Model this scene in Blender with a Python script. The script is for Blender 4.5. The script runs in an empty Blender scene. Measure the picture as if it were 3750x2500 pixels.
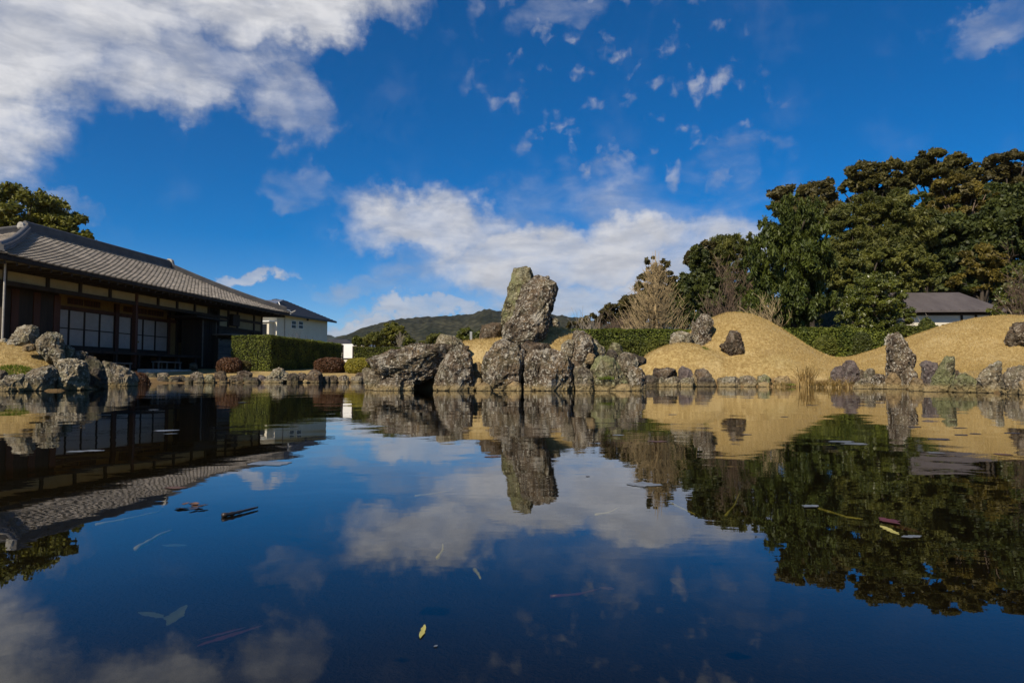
import bpy, bmesh, math, random
import numpy as np
from mathutils import Vector, Matrix, Euler

SC = bpy.context.scene
COL = SC.collection
# ------------------------------------------------------------------ camera
CAM_H = 0.21                      # the camera is held just above the water
PITCH = math.radians(2.98)
FPX, PCX, PCY = 2500.0, 1875.0, 1250.0
cam_d = bpy.data.cameras.new('camera'); cam = bpy.data.objects.new('camera', cam_d); COL.objects.link(cam)
cam.location = (0, 0, CAM_H); cam.rotation_euler = (math.radians(90) + PITCH, 0, 0)
cam_d.sensor_width = 36.0; cam_d.lens = 24.0; cam_d.clip_start = 0.02; cam_d.clip_end = 20000
SC.camera = cam

def ray(px, py):
    """world direction of a photo pixel, scaled so that y == 1"""
    a, b = (px - PCX) / FPX, (PCY - py) / FPX
    d = (a, math.cos(PITCH) - b * math.sin(PITCH), math.sin(PITCH) + b * math.cos(PITCH))
    return (d[0] / d[1], 1.0, d[2] / d[1])
def at(px, py, Y):
    d = ray(px, py); return Vector((d[0] * Y, Y, CAM_H + d[2] * Y))
def on_z(px, py, z=0.0):
    d = ray(px, py); t = (z - CAM_H) / d[2]; return Vector((d[0] * t, t, z))

# ------------------------------------------------------------------ light
SUN_EL, SUN_AZ = math.radians(40), math.radians(-147)     # azimuth from +Y towards +X
to_sun = Vector((math.sin(SUN_AZ) * math.cos(SUN_EL), math.cos(SUN_AZ) * math.cos(SUN_EL), math.sin(SUN_EL)))
sun_d = bpy.data.lights.new('sun', 'SUN'); sun = bpy.data.objects.new('sun', sun_d); COL.objects.link(sun)
sun_d.energy = 5.0; sun_d.angle = math.radians(0.53); sun_d.color = (1.0, 0.88, 0.71)
sun.rotation_euler = to_sun.to_track_quat('Z', 'Y').to_euler(); sun.location = (-20, -12, 20)
SC.view_settings.view_transform = 'Standard'; SC.view_settings.look = 'None'
SC.view_settings.exposure = 0.25; SC.view_settings.gamma = 1.0
SC.view_settings.use_curve_mapping = False
SC.render.engine = 'CYCLES'
SC.cycles.max_bounces = 7; SC.cycles.transparent_max_bounces = 8
SC.cycles.diffuse_bounces = 3; SC.cycles.glossy_bounces = 4
SC.cycles.caustics_reflective = False; SC.cycles.caustics_refractive = False
SC.cycles.sample_clamp_indirect = 4.0

# ------------------------------------------------------------------ node helpers
class NT:
    def __init__(s, tree): s.t = tree; s.n = tree.nodes; s.l = tree.links
    def node(s, typ, ins=None, **kw):
        nd = s.n.new(typ)
        for k, v in kw.items(): setattr(nd, k, v)
        for k, v in (ins or {}).items(): s.set(nd.inputs[k], v)
        return nd
    def set(s, sock, v):
        if hasattr(v, 'is_linked') or isinstance(v, bpy.types.NodeSocket): s.l.new(v, sock)
        else: sock.default_value = v
    def math(s, op, a, b=None, c=None, clamp=False):
        nd = s.n.new('ShaderNodeMath'); nd.operation = op; nd.use_clamp = clamp
        s.set(nd.inputs[0], a)
        if b is not None: s.set(nd.inputs[1], b)
        if c is not None: s.set(nd.inputs[2], c)
        return nd.outputs[0]
    def mix(s, f, a, b, mode='MIX'):
        nd = s.n.new('ShaderNodeMix'); nd.data_type = 'RGBA'; nd.blend_type = mode; nd.clamp_factor = True
        s.set(nd.inputs[0], f)
        for i, v in ((6, a), (7, b)):
            if isinstance(v, tuple) and len(v) == 3: v = v + (1.0,)
            s.set(nd.inputs[i], v)
        return nd.outputs[2]
    def ramp(s, f, lo, hi, smooth=True):
        nd = s.n.new('ShaderNodeMapRange'); nd.interpolation_type = 'SMOOTHSTEP' if smooth else 'LINEAR'
        s.set(nd.inputs[0], f); nd.inputs[1].default_value = lo; nd.inputs[2].default_value = hi
        return nd.outputs[0]
    def noise(s, vec, scale, detail=4, rough=0.55, dist=0.0, out=0):
        nd = s.n.new('ShaderNodeTexNoise'); nd.inputs['Scale'].default_value = scale
        nd.inputs['Detail'].default_value = detail; nd.inputs['Roughness'].default_value = rough
        nd.inputs['Distortion'].default_value = dist
        if vec is not None: s.l.new(vec, nd.inputs['Vector'])
        return nd.outputs[out]
    def voro(s, vec, scale, feature='F1', out='Distance', rnd=1.0):
        nd = s.n.new('ShaderNodeTexVoronoi'); nd.feature = feature
        nd.inputs['Scale'].default_value = scale; nd.inputs['Randomness'].default_value = rnd
        if vec is not None: s.l.new(vec, nd.inputs['Vector'])
        return nd.outputs[out]
    def vmath(s, op, a, b=None):
        nd = s.n.new('ShaderNodeVectorMath'); nd.operation = op
        s.set(nd.inputs[0], a)
        if b is not None: s.set(nd.inputs[1], b)
        return nd.outputs[0]
    def combine(s, x, y, z):
        nd = s.n.new('ShaderNodeCombineXYZ')
        for i, v in enumerate((x, y, z)): s.set(nd.inputs[i], v)
        return nd.outputs[0]
    def sep(s, v):
        nd = s.n.new('ShaderNodeSeparateXYZ'); s.l.new(v, nd.inputs[0]); return nd.outputs

# ------------------------------------------------------------------ sky with clouds
world = bpy.data.worlds.new('World'); SC.world = world; world.use_nodes = True
W = NT(world.node_tree); W.n.clear()
sky = W.node('ShaderNodeTexSky'); sky.sky_type = 'NISHITA'; sky.sun_disc = False
sky.sun_elevation = SUN_EL; sky.sun_rotation = SUN_AZ
sky.air_density = 0.8; sky.dust_density = 0.15; sky.ozone_density = 2.5; sky.altitude = 200
wdir = W.vmath('NORMALIZE', W.node('ShaderNodeTexCoord').outputs['Generated'])
dx, dy, dz = W.sep(wdir)
DEG = 180 / math.pi
az = W.math('MULTIPLY', W.math('ARCTAN2', dx, dy), DEG)
el = W.math('MULTIPLY', W.math('ARCSINE', dz), DEG)
zc = W.math('ADD', W.math('MAXIMUM', dz, 0.0), 0.10)
plane = W.combine(W.math('DIVIDE', dx, zc), W.math('DIVIDE', dy, zc), 0.0)        # a flat cloud deck overhead
azel = W.combine(az, el, 0.0)
warp = W.noise(azel, 0.22, 5, 0.6, out=1)
warp2 = W.noise(azel, 0.07, 2, 0.5, out=1)
aw = W.vmath('ADD', azel, W.vmath('MULTIPLY', W.vmath('SUBTRACT', warp, (0.5, 0.5, 0.5)), (9.0, 7.0, 0)))
aw = W.vmath('ADD', aw, W.vmath('MULTIPLY', W.vmath('SUBTRACT', warp2, (0.5, 0.5, 0.5)), (6.0, 4.0, 0)))
def azel_of(px, py):
    d = ray(px, py); return (math.atan2(d[0], d[1]) * DEG, math.atan2(d[2], math.hypot(d[0], d[1])) * DEG)
# cloud banks: photo centre and radii (2352-px picture), tilt, weight
BANKS = [(60, 60, 640, 300, 20, 1.0), (-260, 240, 480, 330, 0, 1.0), (700, -20, 460, 180, 14, 1.0), (640, 235, 150, 120, -30, .55), (420, 170, 330, 150, 15, .8),
         (1300, 590, 560, 120, 4, 1.0), (1000, 515, 300, 110, -5, .85), (1560, 590, 320, 130, 6, .85),
         (1420, 690, 520, 95, 2, .95), (950, 668, 320, 40, -3, .42), (985, 715, 210, 34, 4, .85), (840, 752, 150, 34, 4, .8), (1450, 430, 330, 110, -10, .33),
         (1330, 560, 760, 210, 4, .34), (585, 631, 105, 26, 11, .80), (690, 430, 120, 70, -35, .34),
         (1290, 30, 170, 60, 15, .30), (2290, 40, 170, 80, 10, .32),
         (90, 460, 180, 34, -12, .42), (1660, 410, 150, 100, 60, .30)]
mask = None
for (cx, cy, rx, ry, rot, wgt) in BANKS:
    k = 3750 / 2352
    c = azel_of(cx * k, cy * k); ex = azel_of((cx + rx) * k, cy * k); ey = azel_of(cx * k, (cy - ry) * k)
    mp = W.node('ShaderNodeMapping', vector_type='TEXTURE'); W.l.new(aw, mp.inputs['Vector'])
    mp.inputs['Location'].default_value = (c[0], c[1], 0)
    mp.inputs['Rotation'].default_value = (0, 0, math.radians(rot))
    mp.inputs['Scale'].default_value = (abs(ex[0] - c[0]), abs(ey[1] - c[1]), 1)
    g = W.node('ShaderNodeTexGradient', gradient_type='SPHERICAL'); W.l.new(mp.outputs[0], g.inputs[0])
    v = W.math('MULTIPLY', W.ramp(g.outputs['Fac'], 0.0, 0.62), wgt)
    mask = v if mask is None else W.math('MAXIMUM', mask, v)
# generic fair-weather clouds for the whole dome
n_big = W.noise(plane, 0.9, 3, 0.5)
n_det = W.noise(W.vmath('MULTIPLY', azel, (0.8, 1.15, 1)), 0.20, 10, 0.55, 0.5)
n_fin = W.noise(W.vmath('MULTIPLY', azel, (0.55, 1.3, 1)), 0.62, 8, 0.62, 0.2)
outside = W.math('MULTIPLY', W.ramp(W.math('ABSOLUTE', az), 44, 60), W.ramp(n_big, 0.5, 0.75))
mask = W.math('MAXIMUM', mask, W.math('MULTIPLY', outside, 0.8))
dens = W.math('ADD', W.math('MULTIPLY', mask, 1.0), W.math('MULTIPLY', W.math('SUBTRACT', n_det, 0.5), 1.25))
dens = W.math('ADD', dens, W.math('MULTIPLY', W.math('SUBTRACT', n_fin, 0.5), 0.42))
alpha = W.ramp(dens, 0.0, 1.22)
alpha = W.math('MULTIPLY', alpha, W.ramp(mask, 0.02, 0.25))
# a thin field of mackerel puffs high up
pc = azel_of(1420 * 1.594, 190 * 1.594)
pm = W.node('ShaderNodeMapping', vector_type='TEXTURE'); W.l.new(aw, pm.inputs['Vector']); pm.inputs['Location'].default_value = (pc[0], pc[1], 0); pm.inputs['Rotation'].default_value = (0, 0, -.5); pm.inputs['Scale'].default_value = (17, 12, 1)
pg = W.node('ShaderNodeTexGradient', gradient_type='SPHERICAL'); W.l.new(pm.outputs[0], pg.inputs[0])
pn = W.noise(W.vmath('ADD', azel, W.vmath('MULTIPLY', W.vmath('SUBTRACT', warp, (.5, .5, .5)), (2.5, 2.5, 0))), 0.42, 6, 0.5)
puff = W.math('MULTIPLY', W.ramp(pn, 0.53, 0.74), W.math('MULTIPLY', W.ramp(pg.outputs['Fac'], 0.0, 0.5), 0.62))
veil = W.math('MULTIPLY', W.ramp(W.noise(azel, 0.16, 6, 0.55), 0.52, 0.82), 0.09)
alpha = W.math('MAXIMUM', alpha, W.math('MAXIMUM', puff, W.math('MULTIPLY', veil, W.ramp(el, 4, 14))))
# flat grey undersides where the bank is thick, bright tops towards its edge
lit = W.noise(W.vmath('ADD', W.vmath('MULTIPLY', azel, (0.45, 1.35, 1)), (3.1, 7.7, 0)), 0.42, 8, 0.60, 0.3)
low = W.ramp(el, 16.0, 4.0)
gf = W.math('ADD', W.math('MULTIPLY', W.ramp(lit, 0.34, 0.68), 0.72), W.math('MULTIPLY', W.ramp(dens, 0.35, 1.1), 0.42), clamp=True)
gf = W.math('MULTIPLY', gf, W.math('SUBTRACT', 1.0, W.math('MULTIPLY', low, 0.42)))
SKY_STR = 0.074
cloud_dark = (0.31 / SKY_STR, 0.33 / SKY_STR, 0.385 / SKY_STR)
cloud_lite = (0.62 / SKY_STR, 0.62 / SKY_STR, 0.64 / SKY_STR)
ccol = W.mix(gf, cloud_dark, cloud_lite)
hs = W.node('ShaderNodeHueSaturation'); W.l.new(sky.outputs[0], hs.inputs['Color'])
hs.inputs['Saturation'].default_value = 1.58; hs.inputs['Value'].default_value = 1.08
skyc = W.mix(1.0, hs.outputs[0], (0.97, 0.98, 1.10), 'MULTIPLY')
full = W.mix(alpha, skyc, ccol)
bg = W.node('ShaderNodeBackground'); W.l.new(full, bg.inputs[0]); bg.inputs[1].default_value = SKY_STR
world.cycles.sampling_method = 'MANUAL'; world.cycles.sample_map_resolution = 256
wo = W.node('ShaderNodeOutputWorld'); W.l.new(bg.outputs[0], wo.inputs[0])

# ------------------------------------------------------------------ mesh and object helpers
def link(o): COL.objects.link(o); return o
def props(o, label=None, cat=None, group=None, kind=None):
    if label: o['label'] = label
    if cat: o['category'] = cat
    if group: o['group'] = group
    if kind: o['kind'] = kind
    return o
def thing(name, label, cat, loc=(0, 0, 0), rotz=0, group=None):
    o = link(bpy.data.objects.new(name, None)); o.location = loc; o.rotation_euler = (0, 0, rotz); o.empty_display_size = 0.1
    return props(o, label, cat, group)
def obj(name, me, mat=None, parent=None, loc=None, M=None):
    o = link(bpy.data.objects.new(name, me))
    if mat is not None and len(me.materials) == 0: me.materials.append(mat)
    if parent is not None: o.parent = parent
    if loc is not None: o.location = loc
    if M is not None: o.matrix_local = M
    return o
def np_mesh(name, V, F, smooth=False, attr=None):
    """V (n,3); F (m,3) or (m,4) int array, or list of such arrays"""
    me = bpy.data.meshes.new(name); V = np.asarray(V, np.float32)
    Fs = F if isinstance(F, list) else [F]
    Fs = [np.asarray(f, np.int32) for f in Fs if len(f)]
    tot = np.concatenate([np.full(len(f), f.shape[1], np.int32) for f in Fs])
    loops = np.concatenate([f.ravel() for f in Fs])
    me.vertices.add(len(V)); me.vertices.foreach_set('co', V.ravel())
    me.loops.add(len(loops)); me.loops.foreach_set('vertex_index', loops)
    me.polygons.add(len(tot)); st = np.zeros(len(tot), np.int32); st[1:] = np.cumsum(tot)[:-1]
    me.polygons.foreach_set('loop_start', st); me.polygons.foreach_set('loop_total', tot)
    me.polygons.foreach_set('use_smooth', np.full(len(tot), smooth))
    if attr is not None:
        a = me.attributes.new('rnd', 'FLOAT', 'FACE'); a.data.foreach_set('value', np.asarray(attr, np.float32))
    me.update(calc_edges=True); return me

class MB:
    """collects boxes, bars, tubes and prisms into one mesh"""
    def __init__(s): s.v = []; s.f = []
    def quadface(s, pts):
        b = len(s.v); s.v += [tuple(p) for p in pts]; s.f.append(tuple(range(b, b + len(pts))))
    def box(s, x0, y0, z0, x1, y1, z1):
        b = len(s.v)
        s.v += [(x0, y0, z0), (x1, y0, z0), (x1, y1, z0), (x0, y1, z0), (x0, y0, z1), (x1, y0, z1), (x1, y1, z1), (x0, y1, z1)]
        s.f += [tuple(b + i for i in q) for q in ((0, 3, 2, 1), (4, 5, 6, 7), (0, 1, 5, 4), (1, 2, 6, 5), (2, 3, 7, 6), (3, 0, 4, 7))]
        return s
    def prism(s, poly, y0, y1):
        """poly in (x,z), extruded along y"""
        b = len(s.v); n = len(poly)
        s.v += [(x, y0, z) for x, z in poly] + [(x, y1, z) for x, z in poly]
        s.f.append(tuple(b + i for i in range(n))); s.f.append(tuple(b + n + i for i in reversed(range(n))))
        for i in range(n): j = (i + 1) % n; s.f.append((b + i, b + n + i, b + n + j, b + j))
        return s
    def tube(s, pts, rad, sides=6, caps=True):
        pts = [Vector(p) for p in pts]; n = len(pts)
        if not hasattr(rad, '__len__'): rad = [rad] * n
        b = len(s.v); ref = Vector((0.31, 0.17, 0.93))
        for i, p in enumerate(pts):
            t = (pts[min(i + 1, n - 1)] - pts[max(i - 1, 0)]).normalized()
            a = t.cross(ref if abs(t.dot(ref)) < 0.95 else Vector((1, 0, 0))).normalized(); c = t.cross(a)
            for k in range(sides):
                w = 2 * math.pi * k / sides
                s.v.append(tuple(p + (a * math.cos(w) + c * math.sin(w)) * rad[i]))
        for i in range(n - 1):
            for k in range(sides):
                k2 = (k + 1) % sides
                s.f.append((b + i * sides + k, b + i * sides + k2, b + (i + 1) * sides + k2, b + (i + 1) * sides + k))
        if caps:
            s.f.append(tuple(b + k for k in reversed(range(sides)))); s.f.append(tuple(b + (n - 1) * sides + k for k in range(sides)))
        return s
    def mesh(s, name, smooth=False):
        me = bpy.data.meshes.new(name); me.from_pydata(s.v, [], s.f)
        if smooth: me.polygons.foreach_set('use_smooth', [True] * len(me.polygons))
        me.update(); return me
    def build(s, name, mat, parent=None, smooth=False, loc=None, M=None): return obj(name, s.mesh(name, smooth), mat, parent, loc, M)
def bbox_mesh(name, x0, y0, z0, x1, y1, z1, bevel=0.0):
    m = MB().box(x0, y0, z0, x1, y1, z1).mesh(name)
    if bevel > 0:
        bm = bmesh.new(); bm.from_mesh(m)
        bmesh.ops.bevel(bm, geom=bm.edges[:], offset=bevel, segments=1, affect='EDGES'); bm.to_mesh(m); bm.free()
    return m

# vectorised gradient noise ------------------------------------------------
_perm = np.random.RandomState(7).permutation(256); _perm = np.concatenate([_perm, _perm, _perm])
_g3 = np.random.RandomState(8).normal(size=(256, 3)); _g3 /= np.linalg.norm(_g3, axis=1)[:, None]
def pnoise(P):
    P = np.asarray(P, float); I = np.floor(P).astype(int); F = P - I; I &= 255
    u = F * F * F * (F * (F * 6 - 15) + 10); out = 0
    for cx in (0, 1):
        for cy in (0, 1):
            for cz in (0, 1):
                h = _perm[_perm[_perm[(I[:, 0] + cx) & 255] + ((I[:, 1] + cy) & 255)] + ((I[:, 2] + cz) & 255)]
                g = _g3[h]; d = F - np.array([cx, cy, cz])
                w = (u[:, 0] if cx else 1 - u[:, 0]) * (u[:, 1] if cy else 1 - u[:, 1]) * (u[:, 2] if cz else 1 - u[:, 2])
                out = out + w * (g * d).sum(1)
    return out * 1.6
def fbm(P, octs=4, gain=0.5):
    P = np.asarray(P, float); a = 1.0; s = 0
    for o in range(octs): s = s + a * pnoise(P + 17.3 * o); P = P * 2.03; a *= gain
    return s
def ridged(P, octs=4, gain=0.5):
    P = np.asarray(P, float); a = 1.0; s = 0
    for o in range(octs): s = s + a * (1 - 2 * np.abs(pnoise(P + 31.7 * o))); P = P * 2.07; a *= gain
    return s
def sstep(x, a, b): t = np.clip((x - a) / (b - a), 0, 1); return t * t * (3 - 2 * t)

# ------------------------------------------------------------------ basic materials
def new_mat(name):
    m = bpy.data.materials.new(name); m.use_nodes = True; t = NT(m.node_tree); t.n.clear()
    out = t.node('ShaderNodeOutputMaterial'); return m, t, out
def bump(t, h, strength, dist):
    b = t.node('ShaderNodeBump'); t.l.new(h, b.inputs['Height']); b.inputs['Strength'].default_value = strength
    b.inputs['Distance'].default_value = dist; return b.outputs[0]
def principled(t, out, col, rough=0.8, nrm=None, spec=0.3, metal=0.0):
    p = t.node('ShaderNodeBsdfPrincipled'); t.set(p.inputs['Base Color'], col if not (isinstance(col, tuple) and len(col) == 3) else col + (1.0,))
    t.set(p.inputs['Roughness'], rough); p.inputs['Specular IOR Level'].default_value = spec; p.inputs['Metallic'].default_value = metal
    if nrm is not None: t.l.new(nrm, p.inputs['Normal'])
    t.l.new(p.outputs[0], out.inputs[0]); return p
def simple_mat(name, c1, c2, scale=3.0, rough=0.8, bstr=0.3, bdist=0.01, stretch=(1, 1, 1), spec=0.3, detail=6, coords='Object'):
    m, t, out = new_mat(name)
    co = t.node('ShaderNodeTexCoord').outputs[coords]
    v = t.vmath('MULTIPLY', co, stretch)
    n = t.noise(v, scale, detail, 0.6); n2 = t.noise(v, scale * 7, 3, 0.6)
    f = t.ramp(t.math('ADD', t.math('MULTIPLY', n, 0.7), t.math('MULTIPLY', n2, 0.3)), 0.32, 0.68)
    rnd = t.node('ShaderNodeObjectInfo').outputs['Random']
    c = t.mix(f, c1, c2)
    c = t.mix(t.math('MULTIPLY', rnd, 0.25), c, tuple(x * 0.55 for x in c1))
    principled(t, out, c, rough, bump(t, n2, bstr, bdist), spec)
    return m
# ================================================================== ground, pond, water, far hills
SHORE = [(-12.3, 23.3), (-11.4, 24.2), (-9.5, 24.6), (-7.4, 25.0), (-5.2, 25.3), (-2.0, 24.6), (0.6, 22.5), (1.9, 19.0), (2.6, 15.9),
         (3.4, 15.25), (4.3, 14.97), (6.1, 14.5), (7.0, 13.5), (6.85, 12.1), (6.4, 10.0), (6.35, 9.2), (6.25, 8.0), (6.9, 5.0), (8.4, 0.0), (7, -5), (0, -8), (-10, -6), (-14, 0),
         (-13, 7), (-9.8, 9.5), (-7.8, 10.05), (-6.9, 10.4), (-7.0, 11.7), (-8.5, 13.2), (-10.0, 15.8), (-11.3, 19.6), (-12.2, 22.4)]
def shore_dist(X, Y):
    """signed distance to the shore line, positive on land"""
    best = np.full(X.shape, 1e9); inside = np.zeros(X.shape, bool); n = len(SHORE)
    for i in range(n):
        x0, y0 = SHORE[i]; x1, y1 = SHORE[(i + 1) % n]
        ex, ey = x1 - x0, y1 - y0; t = np.clip(((X - x0) * ex + (Y - y0) * ey) / (ex * ex + ey * ey), 0, 1)
        best = np.minimum(best, np.hypot(X - x0 - t * ex, Y - y0 - t * ey))
        c = ((y0 > Y) != (y1 > Y)) & (X < (x1 - x0) * (Y - y0) / (y1 - y0 + 1e-12) + x0); inside ^= c
    return np.where(inside, -best, best)
def bell(r): return np.where(r < 1, 0.5 * (1 + np.cos(np.pi * np.clip(r, 0, 1))), 0)
def ground_z(X, Y):
    X = np.asarray(X, float); Y = np.asarray(Y, float)
    d = shore_dist(X, Y)
    wob = fbm(np.stack([X * 0.5, Y * 0.5, X * 0 + 3.3], -1).reshape(-1, 3), 3).reshape(X.shape)
    r = sstep(X, -2, 2.5)
    slope = 0.045 * (1 - r) + 0.09 * r; top = 0.70 * (1 - r) + 0.80 * r
    land = np.minimum(0.03 + 0.15 * sstep(d, 0.1, 0.9) + np.clip(d - 0.3, 0, None) * slope, top) + 0.012 * wob * sstep(d, 0, .5)
    far = sstep(np.hypot(X, Y - 15), 60, 200); land = land * (1 - far) + 0.7 * far
    bed = -np.minimum(0.55, 0.08 + 0.55 * np.clip(-d, 0, None)) + 0.03 * wob
    z = np.where(d > 0, land, bed)
    # garden mounds on the right bank
    def mound(cx, cy, h, rx, ry, p=1.0):
        return h * bell(np.hypot((X - cx) / rx, (Y - cy) / ry)) ** p
    z = z + np.maximum.reduce([mound(5.95, 18.3, 1.46, 2.95, 3.9, .95), mound(4.1, 16.5, 0.74, 2.3, 1.8)]) * (d > 0) * sstep(d, 0.1, .9)
    z = z + mound(11.9, 16.8, 1.02, 4.6, 3.6, 1.05) * sstep(d, 0.1, 1.6)
    # headland on the left
    z = z + mound(-8.75, 11.95, 0.60, 2.4, 1.9) * sstep(d, 0.05, 0.8)
    # islet
    ri = np.hypot((X - 0.0) / 2.15, (Y - 12.1) / 1.42)
    isl = -0.35 + 1.22 * (1 - np.clip(ri, 0, 2) ** 3.6) + 0.25 * bell(np.hypot((X - 0.9) / 1.3, (Y - 12.0) / 1.1))
    z = np.maximum(z, np.where(ri < 1.2, isl, -9))
    # wooded hill rising behind on the right
    z = z + 7.5 * bell(np.hypot((X - 36) / 34, (Y - 64) / 32)) * (d > 0)
    return z
def axis(segs):
    out = []
    for a, b, n in segs: out += list(np.linspace(a, b, n, endpoint=False))
    return np.array(out + [segs[-1][1]])
gx = axis([(-3500, -400, 10), (-400, -60, 14), (-60, -20, 40), (-20, 20, 270), (20, 70, 50), (70, 400, 14), (400, 3500, 10)])
gy = axis([(-500, -100, 6), (-100, -10, 20), (-10, 8, 40), (8, 27, 170), (27, 45, 50), (45, 100, 30), (100, 500, 14), (500, 4000, 12)])
GX, GY = np.meshgrid(gx, gy)
GZ = ground_z(GX, GY)
def grid_mesh(name, X, Y, Z, smooth=True):
    h, w = X.shape; idx = np.arange(h * w).reshape(h, w)
    F = np.stack([idx[:-1, :-1], idx[:-1, 1:], idx[1:, 1:], idx[1:, :-1]], -1).reshape(-1, 4)
    return np_mesh(name, np.stack([X, Y, Z], -1).reshape(-1, 3), F, smooth)

def ground_material():
    m, t, out = new_mat('dry_lawn')
    geo = t.node('ShaderNodeNewGeometry'); P = geo.outputs['Position']; px, py, pz = t.sep(P)
    n1 = t.noise(P, 1.1, 6, 0.62); n2 = t.noise(P, 14, 5, 0.65); n3 = t.noise(P, 70, 3, 0.7); n4 = t.noise(P, 0.35, 3, 0.5)
    straw = t.mix(t.ramp(n2, 0.34, 0.66), (0.28, 0.19, 0.068), (0.47, 0.35, 0.15))
    straw = t.mix(t.math('MULTIPLY', t.ramp(n3, 0.50, 0.68), 0.7), straw, (0.17, 0.11, 0.038))
    straw = t.mix(t.math('MULTIPLY', t.ramp(n1, 0.50, 0.68), 0.6), straw, (0.50, 0.39, 0.195))
    straw = t.mix(t.math('MULTIPLY', t.ramp(t.noise(t.vmath('MULTIPLY', P, (1, 1, 2.5)), 2.3, 5, 0.65), 0.54, 0.68), 0.5), straw, (0.22, 0.145, 0.055))
    straw = t.mix(t.math('MULTIPLY', t.ramp(n4, 0.60, 0.78), 0.30), straw, (0.17, 0.17, 0.05))
    # thin turf near the water shows earth
    earth = t.mix(n2, (0.10, 0.065, 0.03), (0.24, 0.16, 0.075))
    lowf = t.ramp(t.math('ADD', pz, t.math('MULTIPLY', t.math('SUBTRACT', n1, 0.5), 0.25)), 0.22, 0.10)
    c = t.mix(lowf, straw, earth)
    mud = t.mix(n1, (0.006, 0.0045, 0.003), (0.032, 0.024, 0.014))
    c = t.mix(t.ramp(pz, 0.0, -0.05), c, mud)
    farf = t.ramp(py, 45, 70)
    c = t.mix(farf, c, t.mix(n4, (0.06, 0.075, 0.02), (0.12, 0.11, 0.045)))
    wood = t.math('MULTIPLY', t.ramp(py, 22.5, 25.0), t.ramp(t.math('ADD', px, t.math('MULTIPLY', n1, 1.5)), 1.0, 3.5))
    c = t.mix(wood, c, t.mix(n2, (0.018, 0.016, 0.007), (0.07, 0.06, 0.025)))
    h = t.math('ADD', n3, t.math('MULTIPLY', n2, 1.2))
    principled(t, out, c, 0.95, bump(t, h, 0.75, 0.03), 0.1)
    return m
gm = ground_material()
ground = obj('ground', grid_mesh('ground', GX, GY, GZ), gm); props(ground, kind='structure')

def water_material():
    m, t, out = new_mat('pond_water')
    P = t.node('ShaderNodeNewGeometry').outputs['Position']
    v = t.vmath('MULTIPLY', P, (1.0, 1.0, 1.0))
    n1 = t.noise(v, 1.6, 2, 0.5); n2 = t.noise(v, 7.0, 3, 0.5, 0.3); n3 = t.noise(t.vmath('MULTIPLY', P, (0.6, 1.6, 1)), 22.0, 2, 0.5)
    calm = t.ramp(t.noise(t.vmath('MULTIPLY', P, (0.25, 0.7, 1)), 0.8, 2, 0.5), 0.35, 0.7)       # cat's-paws and slicks
    h = t.math('ADD', t.math('MULTIPLY', n1, 1.6), t.math('MULTIPLY', n2, t.math('MULTIPLY_ADD', calm, 0.34, 0.10)))
    h = t.math('ADD', h, t.math('MULTIPLY', n3, t.math('MULTIPLY_ADD', calm, 0.075, 0.012)))
    nb = bump(t, h, 1.0, 0.0017)
    dt = t.node('ShaderNodeVectorMath', operation='DOT_PRODUCT'); t.l.new(t.node('ShaderNodeNewGeometry').outputs['Incoming'], dt.inputs[0]); t.l.new(nb, dt.inputs[1])
    fres = t.math('MULTIPLY_ADD', t.math('POWER', t.math('SUBTRACT', 1.0, t.math('ABSOLUTE', dt.outputs['Value']), clamp=True), 5.0), 0.98, 0.02)
    gl = t.node('ShaderNodeBsdfGlossy'); gl.inputs['Roughness'].default_value = 0.0; gl.inputs['Color'].default_value = (0.97, 0.97, 0.97, 1); t.l.new(nb, gl.inputs['Normal'])
    tr = t.node('ShaderNodeBsdfTransparent'); tr.inputs['Color'].default_value = (0.52, 0.51, 0.38, 1)      # peaty water
    mx = t.node('ShaderNodeMixShader'); t.l.new(fres, mx.inputs[0]); t.l.new(tr.outputs[0], mx.inputs[1]); t.l.new(gl.outputs[0], mx.inputs[2])
    t.l.new(mx.outputs[0], out.inputs[0]); return m
wm = MB(); wm.quadface([(-16, -9, 0), (10, -9, 0), (10, 27, 0), (-16, 27, 0)])
water = wm.build('pond_water', water_material()); props(water, kind='structure')

def far_hill(name, prof, dist, depth, mat, seed, bumps=1.0):
    """a wooded ridge at its real distance; prof is its skyline in photo pixels"""
    pr = [(at(x, y, dist).x, at(x, y, dist).z) for x, y in prof]
    xs = np.array([p[0] for p in pr]); zs = np.array([p[1] for p in pr])
    nx, ny = 520, 26
    X1 = np.linspace(xs[0], xs[-1], nx); Y1 = np.linspace(-1, 1, ny)
    X, T = np.meshgrid(X1, Y1); top = np.interp(X, xs, zs)
    k = dist / 900.0
    Y = dist + T * depth
    P = np.stack([X / (70 * k), Y / (70 * k), X * 0 + seed], -1).reshape(-1, 3)
    rough = fbm(P, 3).reshape(X.shape)
    fine = ridged(P * 4.5, 2).reshape(X.shape)
    prf = 1 - np.abs(T) ** 1.6
    Z = top * np.clip(prf + 0.10 * rough * (1 - prf), 0, 1.03) + bumps * fine * 2.6 * k * (prf > 0.02) - 1.0
    o = obj(name, grid_mesh(name, X, Y, Z), mat); props(o, kind='structure'); return o
def forest_mat(name, a, b, scale):
    m, t, out = new_mat(name); P = t.node('ShaderNodeNewGeometry').outputs['Position']
    n = t.noise(P, scale, 5, 0.65); v = t.voro(P, scale * 6)
    c = t.mix(t.ramp(n, 0.35, 0.65), a, b)
    c = t.mix(t.math('MULTIPLY', t.ramp(v, 0.2, 0.7), 0.6), c, tuple(x * 0.35 for x in a))
    principled(t, out, c, 0.95, bump(t, v, 1.0, 0.6 / scale * 0.05), 0.05); return m
fm1 = forest_mat('wooded_hill', (0.024, 0.028, 0.016), (0.056, 0.054, 0.032), 0.020)
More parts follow.
